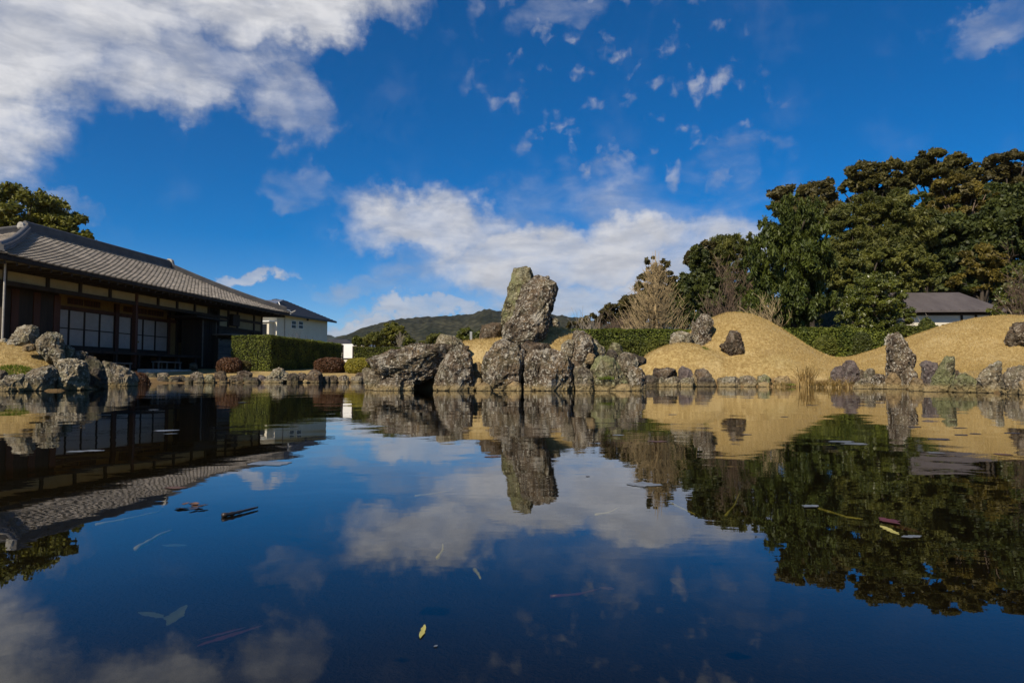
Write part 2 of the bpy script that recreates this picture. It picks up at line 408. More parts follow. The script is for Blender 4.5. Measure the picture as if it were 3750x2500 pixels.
fm2 = forest_mat('far_hill', (0.03, 0.042, 0.025), (0.05, 0.06, 0.035), 0.01)
far_hill('hill', [(1000, 1330), (1150, 1290), (1250, 1248), (1300, 1226), (1360, 1203), (1464, 1174), (1560, 1167), (1651, 1161), (1720, 1157), (1768, 1141), (1796, 1137), (1838, 1147), (1900, 1160),
                    (1980, 1155), (2030, 1157), (2086, 1164), (2114, 1171), (2250, 1195), (2500, 1215), (2800, 1250)], 900, 260, fm1, 3.0)
far_hill('hill.001', [(300, 1290), (800, 1255), (1000, 1248), (1120, 1236), (1195, 1233), (1239, 1238), (1281, 1235), (1340, 1222), (1420, 1216), (1600, 1200), (2200, 1190), (3000, 1200)], 2600, 500, fm2, 9.0)

# thin winter air
hz, ht, ho = new_mat('haze'); hv = ht.node('ShaderNodeVolumePrincipled'); hv.inputs['Color'].default_value = (0.80, 0.88, 1.0, 1); hv.inputs['Density'].default_value = 0.00006; hv.inputs['Anisotropy'].default_value = 0.3
ht.l.new(hv.outputs[0], ho.inputs['Volume'])
hb = MB().box(-3700, -700, -3, 3700, 4300, 270).build('haze', hz); props(hb, 'thin pale winter haze over the valley', 'haze', kind='stuff')
# ================================================================== rocks
def rock_mat(name, dark, mid, lichen, amount, green=0.0, ochre=0.25, streak=0.0, patch=1.0, tide=0.8):
    m, t, out = new_mat(name)
    tc = t.node('ShaderNodeTexCoord'); geo = t.node('ShaderNodeNewGeometry'); P = geo.outputs['Position']; pz = t.sep(P)[2]
    rnd = t.node('ShaderNodeObjectInfo').outputs['Random']
    off = t.combine(t.math('MULTIPLY', rnd, 37.0), t.math('MULTIPLY', rnd, 11.0), t.math('MULTIPLY', rnd, 23.0))
    V = t.vmath('ADD', P, off)
    Vs = t.vmath('MULTIPLY', V, (1.0, 1.0, 1.0 - 0.72 * streak))
    n1 = t.noise(Vs, 3.2, 7, 0.66, 0.4); n2 = t.noise(Vs, 13, 6, 0.68, 0.2); n3 = t.noise(V, 55, 4, 0.7)
    c = t.mix(t.ramp(n2, 0.34, 0.66), dark, mid)
    c = t.mix(t.math('MULTIPLY', t.ramp(n1, 0.45, 0.66), 0.7), c, tuple(x * 1.5 for x in mid))
    c = t.mix(t.math('MULTIPLY', t.ramp(n3, 0.55, 0.75), 0.75), c, tuple(x * 0.35 for x in dark))
    # rusty and mineral staining
    oc = t.noise(t.vmath('ADD', Vs, (5.2, 1.3, 8.8)), 5.0, 5, 0.6)
    c = t.mix(t.math('MULTIPLY', t.ramp(oc, 0.56, 0.72), ochre), c, (0.30, 0.19, 0.075))
    # crusts of pale lichen: round spots inside patchy areas
    area = t.ramp(t.noise(t.vmath('ADD', V, (9.1, 4.2, 2.7)), 2.6 * patch, 4, 0.6), 0.62 - amount * 0.34, 0.80 - amount * 0.30)
    spots = t.ramp(t.voro(t.vmath('ADD', Vs, t.vmath('MULTIPLY', t.noise(V, 30, 3, 0.6, out=1), (0.03, 0.03, 0.03))), 17), 0.52, 0.30)
    flecks = t.ramp(t.noise(V, 34, 5, 0.72), 0.50, 0.60)
    lf = t.math('MULTIPLY', area, t.math('MAXIMUM', t.math('MULTIPLY', spots, flecks), t.math('MULTIPLY', t.ramp(t.noise(V, 21, 5, .7), 0.56, 0.64), 0.85)))
    few = t.math('MULTIPLY', t.ramp(t.voro(V, 9.0), 0.17, 0.10), t.ramp(t.noise(V, 4.0, 2, .5), 0.50, 0.60))
    lf = t.math('MAXIMUM', lf, few)
    wash = t.math('MULTIPLY', t.ramp(t.noise(t.vmath('ADD', Vs, (1.7, 3.9, 6.1)), 5.5, 6, 0.66, 0.5), 0.52, 0.62), min(1.0, amount) * 0.55)
    lf = t.math('MAXIMUM', lf, t.math('MULTIPLY', wash, t.ramp(n3, 0.30, 0.52)))
    lc = t.mix(t.noise(V, 6, 3, 0.5), lichen, tuple(x * 0.72 for x in lichen))
    c = t.mix(lf, c, lc)
    if green:
        g = t.math('MULTIPLY', t.ramp(t.noise(t.vmath('ADD', V, (2.2, 7.7, 1.1)), 3.4, 6, 0.68), 0.46, 0.60), green)
        c = t.mix(g, c, t.mix(n2, (0.14, 0.15, 0.055), (0.30, 0.31, 0.15)))
    # bleached, silt-stained band just above the water
    band = t.ramp(t.math('ADD', pz, t.math('MULTIPLY', t.math('SUBTRACT', n1, 0.5), 0.10)), 0.125, 0.035)
    c = t.mix(t.math('MULTIPLY', band, tide), c, t.mix(n2, (0.20, 0.14, 0.055), (0.42, 0.33, 0.16)))
    wet = t.ramp(pz, 0.014, 0.004); c = t.mix(t.math('MULTIPLY', wet, 0.8), c, (0.02, 0.017, 0.012))
    h = t.math('ADD', t.math('MULTIPLY', n2, 1.0), t.math('ADD', t.math('MULTIPLY', n3, 0.55), t.math('MULTIPLY', lf, 0.06)))
    h = t.math('ADD', h, t.math('MULTIPLY', t.voro(V, 26, 'F1'), -0.35))
    principled(t, out, c, 0.92, bump(t, h, 1.0, 0.06), 0.25)
    return m
RM = {'d': rock_mat('rock_dark_speckled', (0.022, 0.015, 0.010), (0.145, 0.106, 0.068), (0.78, 0.72, 0.58), 1.0, 0.12, 0.40, 0.5),
      'b': rock_mat('rock_brown', (0.022, 0.015, 0.010), (0.120, 0.084, 0.054), (0.62, 0.55, 0.43), 0.5, 0.06, 0.40, 0.2, 1.0, 0.45),
      'g': rock_mat('rock_green_lichen', (0.032, 0.027, 0.014), (0.17, 0.145, 0.075), (0.62, 0.58, 0.38), 0.85, 0.75, 0.25, 0.4),
      'p': rock_mat('rock_pale_lichen', (0.040, 0.032, 0.021), (0.24, 0.195, 0.122), (0.76, 0.70, 0.54), 1.2, 0.25, 0.30, 0.1, 1.3),
      'y': rock_mat('rock_grey', (0.034, 0.027, 0.019), (0.20, 0.160, 0.105), (0.68, 0.62, 0.48), 0.9, 0.18, 0.28, 0.3),
      't': rock_mat('rock_tan', (0.13, 0.085, 0.040), (0.33, 0.235, 0.115), (0.52, 0.48, 0.36), 0.35, 0.12, 0.7, 0.1),
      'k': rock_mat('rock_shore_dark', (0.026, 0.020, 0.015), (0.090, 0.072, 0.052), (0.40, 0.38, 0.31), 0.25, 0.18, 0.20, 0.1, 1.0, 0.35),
      'u': rock_mat('rock_purple_grey', (0.055, 0.040, 0.040), (0.17, 0.135, 0.120), (0.50, 0.48, 0.43), 0.35, 0.05, 0.12, 0.4)}
_ico = {}
def ico(sub):
    if sub not in _ico:
        bm = bmesh.new(); bmesh.ops.create_icosphere(bm, subdivisions=sub, radius=1.0)
        bm.verts.ensure_lookup_table()
        _ico[sub] = (np.array([v.co for v in bm.verts]), np.array([[v.index for v in f.verts] for f in bm.faces])); bm.free()
    return _ico[sub]
def star_radius(pts, c, n=360):
    """distance from c to the outline for n directions"""
    ang = np.linspace(-math.pi, math.pi, n, endpoint=False); R = np.zeros(n); m = len(pts)
    for i in range(m):
        a = np.array(pts[i]) - c; b = np.array(pts[(i + 1) % m]) - c; e = b - a
        for k, w in enumerate(ang):
            d = (math.cos(w), math.sin(w)); den = d[0] * e[1] - d[1] * e[0]
            if abs(den) < 1e-9: continue
            s = (a[0] * e[1] - a[1] * e[0]) / den; u = (a[0] * d[1] - a[1] * d[0]) / den
            if s > 0 and -1e-6 <= u <= 1 + 1e-6: R[k] = max(R[k], s)
    R[R == 0] = R[R > 0].mean(); return ang, R
ROCKS = []
def ground_hit(px, py, y0=8.0, y1=30.0):
    """distance at which the view line of a photo point meets the ground"""
    d = ray(px, py); Ys = np.linspace(y0, y1, 500); Z = CAM_H + d[2] * Ys; g = ground_z(d[0] * Ys, Ys); k = np.nonzero((g[1:] >= Z[1:]) & (g[:-1] < Z[:-1] + .02))[0]
    return float(Ys[k[0] + 1]) if len(k) else None
GI, GL, GR, GF = 'rocks of the islet', 'rocks of the left headland', 'rocks along the right bank', 'stones edging the far lawn'
def rock(name, label, outline, front, thick, mat='d', seed=0, sub=5, sink=0.0, rough=1.0, facets=5, box=0.62, lean=0.0, group=None, cat='rock', seat=True):
    """outline: photo pixels of the stone's profile; front: distance of its near face; thick: half its depth"""
    rs = np.random.RandomState(seed * 7 + 11)
    hw = (max(x for x, _ in outline) - min(x for x, _ in outline)) / FPX * front / 2
    thick = min(thick, max(hw * 1.05, .06)); Y = front + thick
    # the stone's broad side faces the pond: its profile plane stands square to the line of sight
    pm = (max(x for x, _ in outline) + min(x for x, _ in outline)) / 2; d0 = ray(pm, 1300)[0]; nrm = math.hypot(d0, 1)
    e2 = np.array([d0, 1]) / nrm; e1 = np.array([1, -d0]) / nrm; P0 = np.array([d0 * Y, Y]); P2 = []
    for x, y in outline:
        d = ray(x, y); t = (P0 @ e2) / (d[0] * e2[0] + e2[1]); P2.append(((np.array([d[0] * t, t]) - P0) @ e1, CAM_H + d[2] * t))
    P2 = np.array(P2)
    if sink:
        zlo = P2[:, 1].min(); P2[:, 1] = np.where(P2[:, 1] < zlo + 0.10 * (P2[:, 1].max() - zlo) + 0.02, P2[:, 1] - sink, P2[:, 1])
    a2 = np.roll(P2, -1, 0); cr = P2[:, 0] * a2[:, 1] - a2[:, 0] * P2[:, 1]
    c = np.array([((P2[:, 0] + a2[:, 0]) * cr).sum(), ((P2[:, 1] + a2[:, 1]) * cr).sum()]) / (3 * cr.sum())
    ang, R = star_radius(P2, c, 180)
    D, F = ico(sub)
    th = np.arctan2(D[:, 2], D[:, 0]); Rt = np.interp(th, np.append(ang, math.pi), np.append(R, R[0]))
    rho = np.hypot(D[:, 0], D[:, 2]); phi = np.arctan2(D[:, 1], rho)
    rr = np.cos(phi) ** box; yy = np.sign(D[:, 1]) * np.abs(np.sin(phi)) ** (box + 0.12)
    size = float(np.mean(R)); w = np.array([size, thick, size])
    V = np.stack([Rt * np.cos(th) * rr, yy * thick, Rt * np.sin(th) * rr], 1)
    V[:, 1] += lean * V[:, 2]
    # break the mass into cleaved facets: every cell is pressed onto its own plane
    ms = np.array([1.0, 0.85, 0.62]); V[:, 2] *= 1.0; crack = np.zeros(len(V)); soft = V + rs.normal(size=3) * 0
    warpv = np.stack([fbm(V / size * 1.7 + 5 + k * 9 + seed, 2) for k in range(3)], 1) * size * .10
    for kk, hold, amp, cr in ((13 + facets * 2, .88, .055, .050), (95, .60, .014, .014)):
        sd = V[rs.choice(len(V), kk, replace=False)]
        dm = np.sqrt((((V + warpv)[:, None, :] - sd[None]) ** 2 * ms ** 2).sum(2)); i1 = dm.argmin(1); srt = np.partition(dm, 1, axis=1); gap = srt[:, 1] - srt[:, 0]
        for k in range(kk):
            q = np.nonzero(i1 == k)[0]
            if len(q) < 6: continue
            m0 = V[q].mean(0); n = np.linalg.svd(V[q] - m0, full_matrices=False)[2][2]
            if n @ m0 < 0: n = -n
            V[q] -= np.outer(((V[q] - m0) @ n) * hold - rs.uniform(-1, .7) * amp * size, n)
        crack += cr * size * np.exp(-(gap / (.035 * size + .003)) ** 2) * (0.35 + 0.65 * (pnoise(V / size * 3 + seed) > -.1))
    Nn = V / (w ** 2); Nn /= np.linalg.norm(Nn, axis=1)[:, None] + 1e-9
    q = V + rs.uniform(-50, 50, 3); s0 = 1.0 / max(size, 0.05)
    disp = 0.030 * size * fbm(q * s0 * 1.8, 3) + 0.046 * size * (ridged(q * s0 * 2.8, 4, 0.6) - 0.5) + min(0.042, 0.07 * size) * fbm(q * 9.5, 5, 0.68) - crack
    sd = V[rs.choice(len(V), 48, replace=False)]; dm = np.sqrt((((V + warpv)[:, None, :] - sd[None]) ** 2 * np.array([1, .8, .4]) ** 2).sum(2)); i1 = dm.argmin(1)
    disp = disp + (rs.uniform(-1, 1, 48) * .022 * size)[i1]
    disp = disp - np.quantile(disp, .5)
    V = V + Nn * (disp * rough)[:, None]
    V[:, 0] += c[0]; V[:, 2] += c[1]; V[:, :2] = P0 + np.outer(V[:, 0], e1) + np.outer(V[:, 1], e2); c0_ = P0 + e1 * c[0]
    g = float(ground_z(np.array([c0_[0]]), np.array([c0_[1]]))[0]); zm = V[:, 2].min()
    if seat and zm > max(g, -.2) - 0.05 and group != GI:      # seat it in the ground
        k = (c[1] - (max(g, -.2) - 0.06)) / (c[1] - zm); low_ = V[:, 2] < c[1]; V[low_, 2] = c[1] - (c[1] - V[low_, 2]) * k
    base = np.array([c0_[0], c0_[1], max(0.0, V[:, 2].min())])
    me = np_mesh(name, V - base, F, smooth=False)
    o = obj(name, me, RM[mat], loc=tuple(base)); props(o, label, cat, group); ROCKS.append(o); return o
def shift(pts, ox, oy, sc): return [(ox + x / sc, oy + y / sc) for x, y in pts]
def blob(x0, y0, x1, y1, seed, flat=0.5):
    """outline of an ordinary field stone filling a photo box"""
    r = np.random.RandomState(seed + 500); n = 11; out = []
    for k in range(n):
        w = 2 * math.pi * k / n + r.uniform(-.18, .18); ca, sa = math.cos(w), math.sin(w)
        e = 0.55 if sa < 0 else 0.8
        s = r.uniform(0.88, 1.05)
        out.append(((x0 + x1) / 2 + (x1 - x0) / 2 * s * np.sign(ca) * abs(ca) ** e, (y0 + y1) / 2 - (y1 - y0) / 2 * s * np.sign(sa) * abs(sa) ** e))
    return out
A = lambda p: shift(p, 1300, 1150, 4.704)
B = lambda p: shift(p, 1750, 950, 3.137)
C7 = lambda p: shift(p, 2250, 1050, 2.613)
C8 = lambda p: shift(p, 2950, 1050, 2.94)
L0 = lambda p: shift(p, 0, 1100, 4.48)
# ---- islet
rock('standing_stone', 'tall greenish lichen covered standing stone, the left and taller of the pair', B([(410, 150), (480, 108), (610, 102), (655, 160), (680, 210), (690, 400), (690, 700), (640, 930), (300, 930), (282, 770), (280, 640), (290, 540), (350, 400), (380, 280)]), 11.75, 0.26, 'g', 1, 6, 0.05, .55, 4, .5, group=GI)
rock('standing_stone', 'leaning dark brown speckled standing stone, the right one of the pair', B([(245, 945), (282, 790), (345, 720), (430, 610), (465, 510), (520, 375), (600, 240), (655, 198), (780, 203), (862, 270), (893, 380), (872, 450), (862, 560), (832, 640), (815, 720), (795, 830), (760, 890), (700, 955), (590, 965), (420, 972)]), 11.15, 0.30, 'd', 2, 6, 0.04, .6, 4, .5, lean=.05, group=GI)
rock('boulder', 'big dark brown overhanging slab at the left end of the islet', A([(215, 790), (235, 755), (500, 645), (720, 605), (830, 555), (1080, 515), (1380, 520), (1800, 545), (1960, 560), (1930, 640), (1700, 700), (1560, 790), (1500, 900), (1400, 1010), (1340, 1110), (1150, 1190), (1000, 1230), (880, 1260), (790, 1190), (700, 1120), (560, 1080), (420, 1015), (310, 965), (212, 930)]), 10.72, 0.52, 'd', 3, 6, 0, .75, 5, .6, group=GI)
rock('rock', 'pale speckled block under the left tip of the big islet slab', A([(138, 965), (210, 925), (320, 970), (420, 1030), (470, 1130), (440, 1250), (205, 1258), (150, 1150)]), 10.95, 0.26, 'y', 4, 5, 0.2, 1, group=GI)
rock('rock', 'low pointed rock with tan waterline at the front left of the islet', A([(285, 1312), (330, 1255), (450, 1190), (570, 1105), (720, 1078), (800, 1135), (880, 1220), (912, 1312)]), 10.45, 0.24, 'd', 5, 5, 0.2, 1, group=GI)
rock('rock', 'small brown rock propping the big slab left of the hollow', A([(770, 1312), (800, 1200), (900, 1140), (1010, 1180), (1040, 1312)]), 10.6, .2, 'd', 33, 5, .2, .9, group=GI)
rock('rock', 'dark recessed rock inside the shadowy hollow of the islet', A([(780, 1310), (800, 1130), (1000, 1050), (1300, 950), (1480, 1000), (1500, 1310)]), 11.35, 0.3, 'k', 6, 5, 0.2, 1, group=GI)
rock('boulder', 'upright streaky dark boulder right of the shadowy hollow on the islet', A([(1388, 1312), (1400, 1100), (1440, 955), (1525, 825), (1610, 710), (1720, 608), (1800, 640), (1990, 690), (2042, 760), (2045, 1000), (2025, 1150), (2062, 1312)]), 10.42, 0.33, 'd', 7, 6, 0.2, .7, 6, .5, group=GI)
rock('rock', 'white lichened knob on top of the big islet slab', A([(1388, 560), (1400, 470), (1450, 425), (1452, 355), (1530, 355), (1700, 378), (1760, 430), (1850, 462), (1870, 560)]), 11.35, 0.24, 'p', 8, 5, 0.05, 1.0, group=GI)
rock('rock', 'small angular brown rock left of the standing stones', B([(-5, 915), (55, 762), (240, 718), (282, 735), (288, 830), (240, 910), (100, 940)]), 11.95, 0.24, 'b', 9, 5, 0.06, .7, group=GI)
rock('rock', 'rough grey rock peeping out behind the right standing stone', B([(790, 890), (815, 700), (852, 640), (890, 690), (930, 688), (935, 780), (955, 890)]), 12.35, 0.22, 'y', 10, 5, 0.05, 1.0, group=GI)
rock('boulder', 'left of the two broad dark speckled blocks at the islet front', B([(45, 1500), (48, 1330), (50, 1230), (90, 1100), (140, 1040), (162, 980), (250, 928), (330, 940), (430, 990), (510, 1015), (545, 1060), (530, 1200), (520, 1330), (440, 1440), (300, 1500)]), 10.5, 0.36, 'd', 11, 6, 0.15, .7, 6, .5, group=GI)
rock('boulder', 'right of the two broad dark speckled blocks at the islet front', B([(515, 1508), (525, 1300), (518, 1160), (560, 1058), (680, 1035), (820, 1045), (940, 1078), (1040, 1130), (1075, 1250), (1112, 1360), (1105, 1508)]), 10.4, 0.38, 'd', 12, 6, 0.2, .7, 6, .5, group=GI)
rock('rock', 'flat ledge stone under the leaning standing stone', B([(425, 1005), (500, 965), (640, 955), (800, 965), (860, 1040), (760, 1100), (560, 1100)]), 10.85, 0.28, 'b', 13, 5, 0.1, .8, group=GI)
rock('rock', 'tall streaked spire right of the broad islet blocks', B([(1040, 1200), (1060, 1080), (1100, 950), (1088, 862), (1130, 834), (1200, 840), (1290, 880), (1312, 960), (1335, 1070), (1290, 1200), (1240, 1290), (1160, 1320), (1090, 1280)]), 10.7, 0.26, 'd', 14, 6, 0.1, .8, 5, .5, group=GI)
rock('rock', 'white crusted rock leaning on the left of the streaked spire', B([(945, 1085), (968, 965), (1020, 930), (1115, 922), (1120, 1010), (1080, 1100), (1000, 1120)]), 10.72, 0.18, 'p', 15, 5, 0.06, .8, group=GI)
rock('rock', 'tan footed rock at the waterline below the streaked spire', B([(1108, 1508), (1108, 1360), (1110, 1250), (1190, 1225), (1300, 1280), (1335, 1400), (1358, 1508)]), 10.38, 0.24, 'y', 16, 5, 0.2, .9, group=GI)
rock('rock', 'small pinkish banded block beside the streaked spire', B([(1195, 1080), (1290, 1062), (1352, 1085), (1355, 1160), (1330, 1205), (1230, 1200), (1200, 1160)]), 10.66, 0.14, 't', 17, 4, 0.02, .8, group=GI)
rock('boulder', 'mottled grey green boulder with a grass tuft at the islet right', B([(1330, 1505), (1305, 1400), (1300, 1250), (1370, 1165), (1420, 1108), (1520, 1125), (1592, 1178), (1625, 1260), (1700, 1380), (1730, 1440), (1700, 1505)]), 10.36, 0.34, 'g', 18, 5, 0.2, 1, group=GI)
rock('rock', 'slanting pale rock just right of the streaked spire top', B([(1300, 1150), (1308, 940), (1340, 908), (1400, 975), (1452, 1040), (1462, 1110), (1400, 1180)]), 11.0, 0.2, 'p', 19, 5, 0.1, .9, group=GI)
rock('rock', 'pale green rounded stone standing against the dark hedge', B([(1515, 1120), (1518, 990), (1570, 955), (1640, 968), (1672, 1060), (1660, 1120)]), 11.5, 0.2, 'g', 20, 5, 0.15, .7, group=GI)
rock('rock', 'dark flat stone wedged below the pale green rounded stone', B([(1465, 1130), (1475, 1060), (1540, 1040), (1605, 1075), (1620, 1140), (1540, 1160)]), 11.05, 0.2, 'k', 21, 4, 0.1, .9, group=GI)
rock('rock', 'streaked grey rock at the right shoulder of the islet', B([(1590, 1140), (1660, 1070), (1740, 1075), (1800, 1100), (1845, 1180), (1800, 1290), (1700, 1290), (1620, 1230)]), 10.75, 0.26, 'y', 22, 5, 0.15, 1, group=GI)
rock('rock', 'dark brown wedge pointing right at the islet end', C7([(110, 650), (180, 640), (250, 670), (306, 688), (300, 725), (230, 760), (150, 790), (110, 740)]), 10.95, 0.22, 'k', 23, 5, 0.15, .9, group=GI)
rock('rock', 'white spotted rock at the waterline on the right end of the islet', C7([(125, 960), (128, 790), (190, 768), (275, 795), (298, 860), (292, 960)]), 10.45, 0.24, 'd', 24, 5, 0.2, .9, group=GI)
rock('rock', 'low dark flat rock with tan underside at the islet right tip', C7([(-10, 990), (5, 935), (80, 920), (160, 945), (168, 990)]), 10.3, 0.2, 't', 25, 4, 0.1, .9, group=GI)
rock('rock', 'round pale boulder in the gap between the upright boulder and broad blocks', A([(2035, 1010), (2040, 880), (2100, 815), (2180, 850), (2200, 960), (2160, 1040)]), 10.75, 0.17, 't', 26, 4, 0.1, .9, group=GI)
rock('rock', 'small square tan block low in the gap of the islet front', A([(2035, 1225), (2040, 1105), (2110, 1095), (2190, 1110), (2195, 1220), (2110, 1240)]), 10.6, 0.12, 't', 27, 4, 0.1, .8, group=GI)
rock('rock', 'pale tan stone at the foot of the left broad block', A([(2080, 1312), (2100, 1240), (2200, 1180), (2340, 1210), (2380, 1312)]), 10.32, 0.16, 't', 28, 4, 0.15, .9, group=GI)
rock('rock', 'small bright tan triangular stone at the islet waterline', B([(395, 1508), (425, 1490), (470, 1462), (505, 1508)]), 10.22, 0.09, 't', 29, 4, 0.06, .7, group=GI)
rock('rock', 'flat bright tan stone beside the small triangular one', B([(505, 1508), (540, 1482), (610, 1472), (650, 1508)]), 10.2, 0.1, 't', 30, 4, 0.06, .7, group=GI)
rock('rock', 'orange stained stone tucked between the two broad islet blocks', B([(330, 1490), (350, 1430), (420, 1400), (500, 1430), (520, 1490)]), 10.38, 0.14, 't', 31, 4, 0.12, .9, group=GI)
rock('rock', 'dark topped flat rock with yellow foot below the mottled boulder', B([(1580, 1508), (1590, 1455), (1680, 1430), (1760, 1450), (1770, 1508)]), 10.2, 0.16, 't', 32, 4, 0.1, .9, group=GI)
# ---- left headland
rock('boulder', 'pale lichened rock highest on the left headland', L0([(70, 760), (110, 690), (200, 600), (288, 520), (300, 440), (420, 428), (500, 398), (560, 428), (622, 460), (632, 560), (610, 660), (580, 760)]), 11.6, 0.34, 'p', 41, 6, 0.1, 1, 6, group=GL)
rock('boulder', 'square shouldered pale and dark rock second from the headland top', L0([(590, 790), (600, 665), (690, 560), (760, 524), (900, 545), (1030, 570), (1066, 640), (1068, 800), (1050, 870), (900, 850), (760, 850)]), 11.2, 0.32, 'p', 42, 6, 0.1, .9, 6, .5, group=GL)
rock('rock', 'whitish sloping rock below the square shouldered headland rock', L0([(760, 850), (880, 790), (1000, 800), (1062, 860), (1066, 985), (980, 1000), (870, 930)]), 11.0, 0.26, 'p', 43, 5, 0.08, 1, group=GL)
rock('rock', 'small slanted pale rock against the paper doors', L0([(1060, 960), (1068, 730), (1130, 738), (1232, 800), (1215, 890), (1170, 960)]), 11.5, 0.22, 'p', 44, 5, 0.08, .9, group=GL)
rock('rock', 'rounded grey rock on the skyline of the headland slope', L0([(1180, 980), (1195, 905), (1225, 850), (1300, 824), (1400, 840), (1445, 900), (1430, 985), (1300, 1000)]), 11.6, 0.24, 'y', 45, 5, 0.1, .9, group=GL)
rock('boulder', 'largest bulging boulder at the headland tip, mottled with green lichen', L0([(880, 1330), (880, 1150), (920, 1060), (1010, 998), (1080, 958), (1300, 955), (1395, 1000), (1445, 1080), (1450, 1200), (1482, 1270), (1420, 1400), (1270, 1452), (1000, 1450)]), 10.6, 0.42, 'p', 46, 6, 0.08, .9, 7, .6, group=GL)
rock('boulder', 'long low slab rising rightwards from the water at the left edge', L0([(-160, 1500), (-150, 1370), (40, 1292), (200, 1232), (430, 1190), (700, 1112), (870, 1062), (960, 1090), (930, 1250), (900, 1380), (890, 1500)]), 10.15, 0.34, 'y', 47, 6, 0.15, .9, 6, .55, group=GL)
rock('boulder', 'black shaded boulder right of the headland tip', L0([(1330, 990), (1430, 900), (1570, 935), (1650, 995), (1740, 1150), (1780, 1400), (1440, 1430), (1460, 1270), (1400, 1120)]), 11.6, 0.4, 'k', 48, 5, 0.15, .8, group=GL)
rock('boulder', 'brown rock with pale foot beside the red shrub, right of the black boulder', L0([(1650, 1010), (1700, 985), (1850, 1028), (2000, 1078), (2200, 1178), (2255, 1280), (2240, 1390), (1780, 1390), (1760, 1200), (1700, 1090)]), 15.6, 0.55, 'y', 49, 6, 0.15, .9, group=GL)
rock('boulder', 'low lichened slab at the very left edge of the waterline', L0([(-220, 1505), (-200, 1330), (-40, 1300), (120, 1310), (260, 1380), (300, 1505)]), 9.95, .3, 'y', 55, 5, .15, .9, group=GL)
rock('rock', 'dark round rock cut by the left picture edge', L0([(-120, 1300), (-100, 1170), (0, 1145), (85, 1150), (125, 1190), (60, 1290), (0, 1320)]), 10.3, 0.2, 'k', 50, 4, 0.1, .7, group=GL)
rock('rock', 'small white topped rock behind the headland at the left edge', L0([(-60, 700), (5, 632), (80, 622), (145, 655), (160, 720)]), 13.2, 0.2, 'p', 51, 4, 0.08, .9, group=GL)
rock('rock', 'flat tan stone lying on the headland turf between two pale rocks', L0([(375, 790), (385, 738), (480, 715), (590, 725), (600, 780), (480, 800)]), 11.15, 0.12, 't', 52, 4, 0.04, .7, group=GL, seat=False)
rock('rock', 'little pale stone in the water below the bulging boulder', L0([(1280, 1475), (1330, 1430), (1420, 1415), (1510, 1440), (1520, 1475)]), 11.2, 0.16, 't', 53, 4, 0.08, .9, group=GL, seat=False)
rock('rock', 'small ochre faced rock between the rounded grey rock and black boulder', L0([(1465, 1040), (1475, 950), (1520, 922), (1575, 930), (1600, 1040), (1540, 1070)]), 12.2, 0.16, 't', 54, 4, 0.1, .9, group=GL)
# ---- stones along the far lawn: photo box (x0,y0,x1,y1), kind of stone, label
FAR = [((515, 1365, 578, 1396), 24.0, 'k', 'broad grey stone at the left end of the far lawn edging'),
       ((575, 1364, 622, 1384), 24.5, 'y', 'low flat grey stone behind the left end of the far lawn edging'),
       ((572, 1378, 620, 1402), 23.8, 'k', 'black wet stone next to the broad grey one on the far edging'),
       ((616, 1378, 663, 1402), 23.9, 'k', 'rounded brown stone third in the front row of the far edging'),
       ((648, 1374, 682, 1396), 24.3, 'k', 'small round stone between two rounded ones on the far edging'),
       ((674, 1380, 712, 1402), 24.0, 'k', 'low dark stone in front of the mottled dome on the far edging'),
       ((694, 1362, 750, 1394), 24.6, 'd', 'mottled dome shaped stone on the far edging below the open doorway'),
       ((708, 1384, 748, 1402), 24.0, 'k', 'flat dark stone at the water under the mottled dome'),
       ((748, 1370, 788, 1402), 24.2, 'g', 'greenish stone in the far edging right of the mottled dome'),
       ((783, 1358, 832, 1386), 24.9, 'b', 'humped brown stone behind the greenish one on the far edging'),
       ((802, 1374, 834, 1402), 24.3, 'b', 'pale footed stone under the humped brown one'),
       ((836, 1372, 896, 1398), 24.5, 'b', 'smooth rounded flat stone of the far edging below the lit hedge'),
       ((864, 1358, 926, 1384), 25.0, 'b', 'flat topped square block on the far edging'),
       ((892, 1380, 952, 1400), 24.4, 'k', 'low speckled stone in front of the flat topped block'),
       ((942, 1373, 974, 1394), 24.8, 'u', 'small purplish stone between the flat block and the craggy peak'),
       ((962, 1386, 1036, 1402), 24.2, 'y', 'thin pale slab at the water below the craggy peak'),
       ((1052, 1366, 1096, 1402), 24.6, 'k', 'upright dark stone directly right of the craggy peak'),
       ((1086, 1364, 1126, 1392), 25.1, 'b', 'grey stone tucked behind the big smooth boulder on the far edging'),
       ((1178, 1376, 1210, 1394), 24.9, 'k', 'low stone just right of the big smooth boulder'),
       ((1204, 1373, 1238, 1398), 25.0, 'b', 'brown upright stone, second right of the big smooth boulder'),
       ((1238, 1373, 1280, 1398), 25.0, 'd', 'dark round stone, third right of the big smooth boulder'),
       ((1280, 1376, 1330, 1398), 25.1, 'y', 'grey stone of the far edging next to the islet'),
       ((1300, 1364, 1345, 1384), 25.6, 'b', 'brown stone of the far edging half hidden by the islet'),
       ((1110, 1389, 1130, 1402), 24.3, 't', 'tiny bright tan stone at the water below the big smooth boulder'),
       ((500, 1380, 545, 1404), 23.4, 'k', 'dark stone in front of the red brown shrub at the shore'),
       ((440, 1388, 505, 1408), 20.5, 'k', 'low dark stones edge piece between brown rock and far edging')]
for i, (bx, f, mt, lab) in enumerate(FAR):
    w = (bx[2] - bx[0]) / FPX * f
    rock('shore_stone', lab, blob(*bx, i), f, w * 0.38, mt, 60 + i, 4, 0.12, .9, 4, .6, group=GF, cat='stone')
R5 = lambda p: shift(p, 780, 1050, 3.794)
